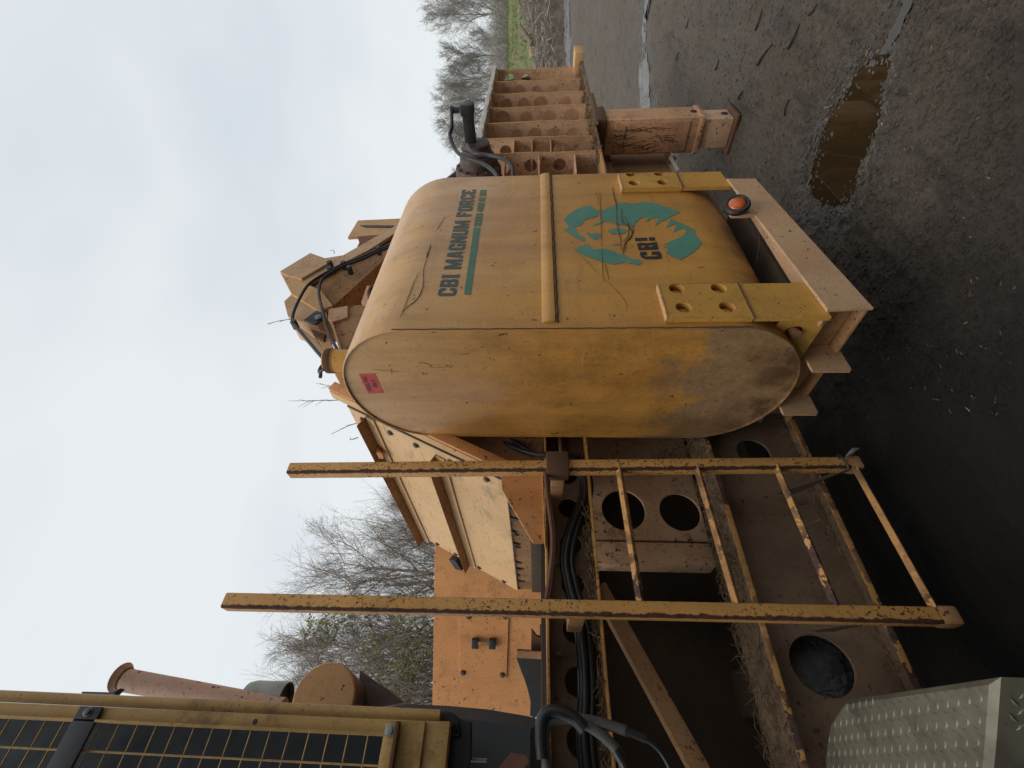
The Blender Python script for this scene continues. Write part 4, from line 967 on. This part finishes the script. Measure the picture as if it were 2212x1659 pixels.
# ---- jack leg
jk = empty('jack_leg', (0, 0, 0)); jk.parent = G; jk.location = Vector((4.1, 1.46, 0)) - G.location
ot = box('outer_tube', (3.97, 1.325, .295), (4.24, 1.595, 1.10), 'jack', jk, bev=.018)
box('wear_plate', (3.958, 1.345, .40), (3.971, 1.575, .99), 'jack', ot, bev=.004)
box('collar', (3.963, 1.318, .285), (4.247, 1.602, .33), 'jack', ot, bev=.012); box('top_collar', (3.95, 1.31, 1.06), (4.26, 1.62, 1.15), 'rust', ot, bev=.01)
it = box('inner_tube', (3.995, 1.348, .05), (4.215, 1.572, .30), 'hopper', jk, bev=.014)
box('foot_plate', (3.955, 1.310, .022), (4.26, 1.612, .048), 'rust', jk, bev=.008)
rs = random.Random(6)
for i in range(30):
    y0 = rs.uniform(1.38, 1.55); z0 = rs.uniform(.46, .92); l_ = rs.uniform(.06, .20); s_ = rs.uniform(-.25, .25)
    tube('scratch_mark', [(3.957, y0, z0), (3.957, y0 + s_ * l_ * .3, z0 + l_ * .35), (3.957, y0 + s_ * l_ * .6 + .012, z0 + l_ * .7), (3.957, y0 + s_ * l_, z0 + l_)], .0018, 'scratch', ot, n=4, smoothn=3)
tube('scratch_mark', [(3.957, 1.37, .90), (3.957, 1.46, .91), (3.957, 1.57, .905)], .0028, 'scratch', ot, n=4)
for z_ in (.35, .10): lathe('pin_hole', [(.03, 0), (.028, .003), (.01, .004)], (4.11, 1.3245 if z_ > .2 else 1.3475, z_), (0, -1, 0), 'blackmetal', jk, n=14)
# ---- gearbox and hydraulic motor
gb = empty('hydraulic_drive', (0, 0, 0)); gb.parent = G; gb.location = Vector((3.5, 1.4, 2.08)) - G.location
gx, gzc = 3.50, 2.07
lathe('gear_drum', [(.175, -.30), (.175, -.05), (.165, -.035), (.135, -.03), (.13, .05), (.10, .06), (.098, .13), (.06, .14)], (gx, 1.42, gzc), (0, -1, 0), 'brownmetal', gb, n=32)
for i in range(12):
    a = i * math.pi / 6; bolt((gx + .152 * math.cos(a), 1.455, gzc + .152 * math.sin(a)), (0, -1, 0), .012, gb, 'brownmetal')
lathe('flange', [(.112, .0), (.112, .02), (.085, .022), (.08, .05)], (gx, 1.34, gzc), (0, -1, 0), 'brownmetal', gb, n=24)
box('motor', (gx - .04, 1.06, gzc - .0), (gx + .045, 1.28, gzc + .075), 'blackmetal', gb, bev=.01); box('motor_port', (gx - .045, 1.03, gzc - .01), (gx + .05, 1.10, gzc + .085), 'blackmetal', gb, bev=.012)
lathe('hose_fitting', [(.02, 0), (.02, .04), (.026, .041), (.026, .06)], (gx, 1.07, gzc + .095), (0, 0, 1), 'blackmetal', gb, n=10)
hose('drive_hose', [(gx, 1.07, gzc + .15)] + [P(*q, y=yy) for q, yy in [((976, 272), 1.12), ((972, 295), 1.16), ((985, 325), 1.20), ((1005, 340), 1.2), ((1040, 352), 1.2), ((1068, 372), 1.2), ((1080, 400), 1.2)]], .013, parent=gb)
hose('drive_hose', [P(*q, y=yy) for q, yy in [((1010, 312), 1.18), ((1022, 330), 1.17), ((1060, 336), 1.17), ((1090, 345), 1.17), ((1106, 362), 1.18), ((1108, 395), 1.2)]], .012, parent=gb)
tube('strut', [P(898, 470, y=1.86), P(930, 420, y=1.86), P(992, 372, y=1.86)], .03, 'blackmetal', G, smoothn=1)

# ---- radiator guard on the left
rg = empty('radiator_guard', (0, 0, 0)); rg.parent = G; rg.location = Vector((-.1, 1.4, 1.9)) - G.location
GY = 1.40
tube('guard_tube', [(.112, GY + .03, 1.87), (.114, GY + .03, 2.5), (.116, GY + .03, 3.4)], .0135, 'guard', rg, n=12, smoothn=1)
fr = plate('guard_frame', [[(-.9, 1.90), (.098, 1.90), (.100, 3.4), (-.9, 3.4)], [(-.85, 1.985), (.064, 1.985), (.066, 3.35), (-.85, 3.35)]], 'y', GY, .006, 'guard', rg)
bar('frame_lip', (.068, GY - .004, 1.98), (.070, GY - .004, 3.4), .006, .016, 'guard', fr, up=Vector((0, 1, 0)), bev=.001)
box('radiator_core', (-.9, GY + .10, 1.93), (.085, GY + .16, 3.4), 'core', rg)
for i in range(29):
    z_ = 1.99 + i * .0505
    if z_ < 3.4: tube('mesh_wire', [(-.85, GY + .008, z_), (.066, GY + .008, z_ + .002)], .0021, 'guard', rg, n=5, smoothn=1)
for i in range(5):
    x_ = .008 - i * .074; tube('mesh_wire', [(x_, GY + .005, 1.985), (x_ + .002, GY + .005, 3.35)], .0024, 'guard', rg, n=5, smoothn=1)
s1 = bar('hinge_strap', (.092, GY - .008, 1.985), (-.5, GY - .008, 1.985), .030, .006, 'guard', rg, up=Vector((0, 1, 0)))
bar('strap_edge', (.094, GY - .014, 1.966), (-.5, GY - .014, 1.966), .010, .016, 'rust', s1, up=Vector((0, 1, 0)), bev=.002); bolt((.075, GY - .011, 1.985), (0, -1, 0), .0095, s1, 'greymetal')
box('dark_strap', (-.5, GY - .012, 2.752), (.098, GY - .004, 2.815), 'blackmetal', rg, bev=.003); bolt((.086, GY - .012, 2.784), (0, -1, 0), .008, rg)
lathe('frame_hole', [(.006, 0), (.005, .0012), (.001, .0014)], (.082, GY - .0005, 2.34), (0, -1, 0), 'blackmetal', fr, n=12)
box('lower_frame', (-.5, GY + .01, 1.84), (.10, GY + .05, 1.905), 'guard', rg)
sh = plate('torn_shroud', px2(zz(ZP, [(620, 1130), (690, 1088), (780, 1120), (850, 1180), (950, 1205), (945, 1560), (900, 1720), (560, 1720), (590, 1400)]), y=1.46), 'y', 1.46, .03, 'rubber', rg)
for i in range(7): tube('shroud_fold', [P(*ZP(640 + 26 * i, 1125 + 9 * i), y=1.452), P(*ZP(630 + 30 * i, 1200 + 9 * i), y=1.450), P(*ZP(625 + 34 * i, 1330), y=1.455)], .007, 'rubber', sh, n=6)
plate('engine_cover', px2(zz(ZP, [(60, 1062), (200, 1020), (280, 1015), (700, 1032), (1100, 1068), (1500, 1135), (1640, 1175), (1640, 1900), (60, 1900)]), y=1.60), 'y', 1.60, .5, 'greycover', G, bev=.03)
plate('bracket_tab', px2(zz(ZP, [(930, 1555), (1110, 1565), (1105, 1605), (950, 1600)]), y=1.50), 'y', 1.50, .02, 'greymetal', G)
plate('red_clamp', px2(zz(ZP, [(1230, 1650), (1345, 1510), (1500, 1530), (1530, 1600), (1400, 1740), (1250, 1740)]), y=1.52), 'y', 1.52, .04, 'redrust', G)
# exhaust stack, grey can and air cleaner behind the guard
ZS = crop(0, 2500, .6329)
yS = 2.1
def rib_tube(name, pa, pb, ra, rb, mat, parent, y, **k):
    a, b = P(*pa, y=y), P(*pb, y=y); return tube(name, [a, a.lerp(b, .33), a.lerp(b, .66), b], lambda t: ra + (rb - ra) * t, mat, parent, n=22, smoothn=1, **k)
ex = rib_tube('exhaust_stack', ZS(800, 350), ZS(1790, 525), .040, .034, 'stack', G, yS)
ea = P(*ZS(775, 335), y=yS); ed = (P(*ZS(775, 335), y=yS) - P(*ZS(1800, 560), y=yS)).normalized()
lathe('stack_flange', [(.041, -.012), (.047, 0), (.054, .008), (.052, .012), (.036, .013)], ea, ed, 'stack', ex, n=24)
plate('stack_hinge', px2(zz(ZS, [(510, 430), (520, 420), (700, 425), (760, 400), (720, 440), (520, 436)]), y=yS - .1), 'y', yS - .1, .03, 'blackmetal', ex)
ca = P(578, 1513, y=2.15)
gc = lathe('grey_can', [(.02, .10), (.045, .098), (.060, .085), (.066, .06), (.066, -.075), (.062, -.077), (.060, -.05)], ca, (0, 0, 1), 'greymetal', G, n=28)
lathe('can_mouth', [(.058, -.06), (.05, -.055), (.01, -.05)], ca, (0, 0, 1), 'blackmetal', gc, n=20)
a_ = P(700, 1508, y=2.0); axc = (-ray(700, 1508).normalized() + Vector((0, 0, .30)) + RT * .05).normalized()
ac = lathe('air_cleaner', [(.112, -.03), (.114, -.024), (.114, .0), (.110, .006), (.02, .009)], a_, axc, 'pale', G, n=36)
lathe('cleaner_body', [(.05, -.26), (.100, -.22), (.104, -.028)], a_, axc, 'brownmetal', ac, n=36)
lathe('clamp_band', [(.1145, -.022), (.1160, -.020), (.1160, -.008), (.1145, -.006)], a_, axc, 'redrust', ac, n=36)
plate('cleaner_bracket', px2(zz(ZP, [(-150, 690), (-60, 760), (140, 890), (290, 1018), (60, 1060), (-180, 1060)]), y=2.25), 'y', 2.25, .10, 'brownmetal', G)

# dry straw caught on the beams
def onbeam(rnd):
    x_ = rnd.uniform(-.3, 1.3); dens = .35 + .65 * max(0, noise.noise((x_ * 2.5, 0, 4)) + .5)
    if rnd.random() > dens: return None
    return (x_, rnd.uniform(1.70, 1.90), .876 + abs(rnd.gauss(0, .010)))
sticks(2600, onbeam, 'dry_straw', 'straw', None, 31, (.02, .09), (.0007, .0019), .45, label='dry straw and bark shreds piled on the deep lower beam', cat='straw')
def onlow(rnd): return (rnd.uniform(-.3, 1.3), rnd.uniform(1.69, 1.74), .475 + abs(rnd.gauss(0, .03)))
sticks(300, onlow, 'dry_straw', 'straw', None, 32, (.02, .09), (.0006, .0013), .5, label='stringy dry roots hanging at the foot of the lower beam web', cat='straw')
def onchan(rnd): return (rnd.uniform(-.3, .85), rnd.uniform(1.70, 1.77), 1.406 + abs(rnd.gauss(0, .01)))
sticks(500, onchan, 'dry_straw', 'straw', None, 33, (.02, .08), (.0012, .004), .4, label='bark shreds lying inside the holed upper channel', cat='straw')

# ---- diamond-plate box in the left foreground
TZ = .80
tq = [P(*q, z=TZ) for q in [(1822, 1512), (1790, 1560), (1778, 1640), (1760, 1800), (2122, 1800), (2140, 1600), (2150, 1462)]]
SB = empty('tread_plate_box', (tq[0].x - .1, 1.2, .03), 'dull aluminium diamond-plate box standing at the foot of the ladder', 'storage box')
tp2 = [(v.x, v.y) for v in tq]
body = mk('box_body', flat([tp2], TZ - .04, .010, frame('z', .04, TZ - .04)), 'tread', SB)
ex_, ey_ = Vector((1, 1, 0)).normalized(), Vector((-1, 1, 0)).normalized()
def diamond(c, d, n, l_=.025, wd=.0032, h=.0022):
    d = d.normalized(); s = n.cross(d); V = [c - d * l_ / 2, c + s * wd, c + d * l_ / 2, c - s * wd, c - d * l_ * .25 + n * h, c + d * l_ * .25 + n * h]
    return V, [(0, 3, 4), (3, 5, 4), (3, 2, 5), (0, 4, 1), (1, 4, 5), (1, 5, 2)]
V, Fc = [], []
lo_x = min(p[0] for p in tp2); hi_x = max(p[0] for p in tp2); lo_y = min(p[1] for p in tp2); hi_y = max(p[1] for p in tp2)
pit = .030
for i in range(-60, 60):
    for j in range(-60, 60):
        x_, y_ = .05 + i * pit * .5 + 0, 1.1 + j * pit * .5
        if (i + j) % 2: continue
        if not inpoly(x_, y_, tp2) or pdist(x_, y_, tp2) < .012: continue
        v_, f_ = diamond(Vector((x_, y_, TZ + .0004)), Vector((1, 1, 0)) if i % 2 else Vector((1, -1, 0)), Vector((0, 0, 1)))
        b = len(V); V += v_; Fc += [tuple(b + k for k in t_) for t_ in f_]
# front face below the bend
pa, pb = Vector((*tp2[5], 0)), Vector((*tp2[6], 0)); dd = (pb - pa).normalized(); nn = Vector((dd.y, -dd.x, 0))
for i in range(2, 60):
    for j in range(1, 20):
        if (i + j) % 2: continue
        u_ = i * pit * .5
        if u_ > (pb - pa).length - .02: continue
        v_, f_ = diamond(pa + dd * u_ + nn * .0004 + Vector((0, 0, TZ - .02 - j * pit * .5)), dd + Vector((0, 0, 1 if i % 2 else -1)), nn)
        b = len(V); V += v_; Fc += [tuple(b + k for k in t_) for t_ in f_]
mk('tread_lugs', mesh(V, Fc), 'tread', SB, smooth=0, kind='stuff')
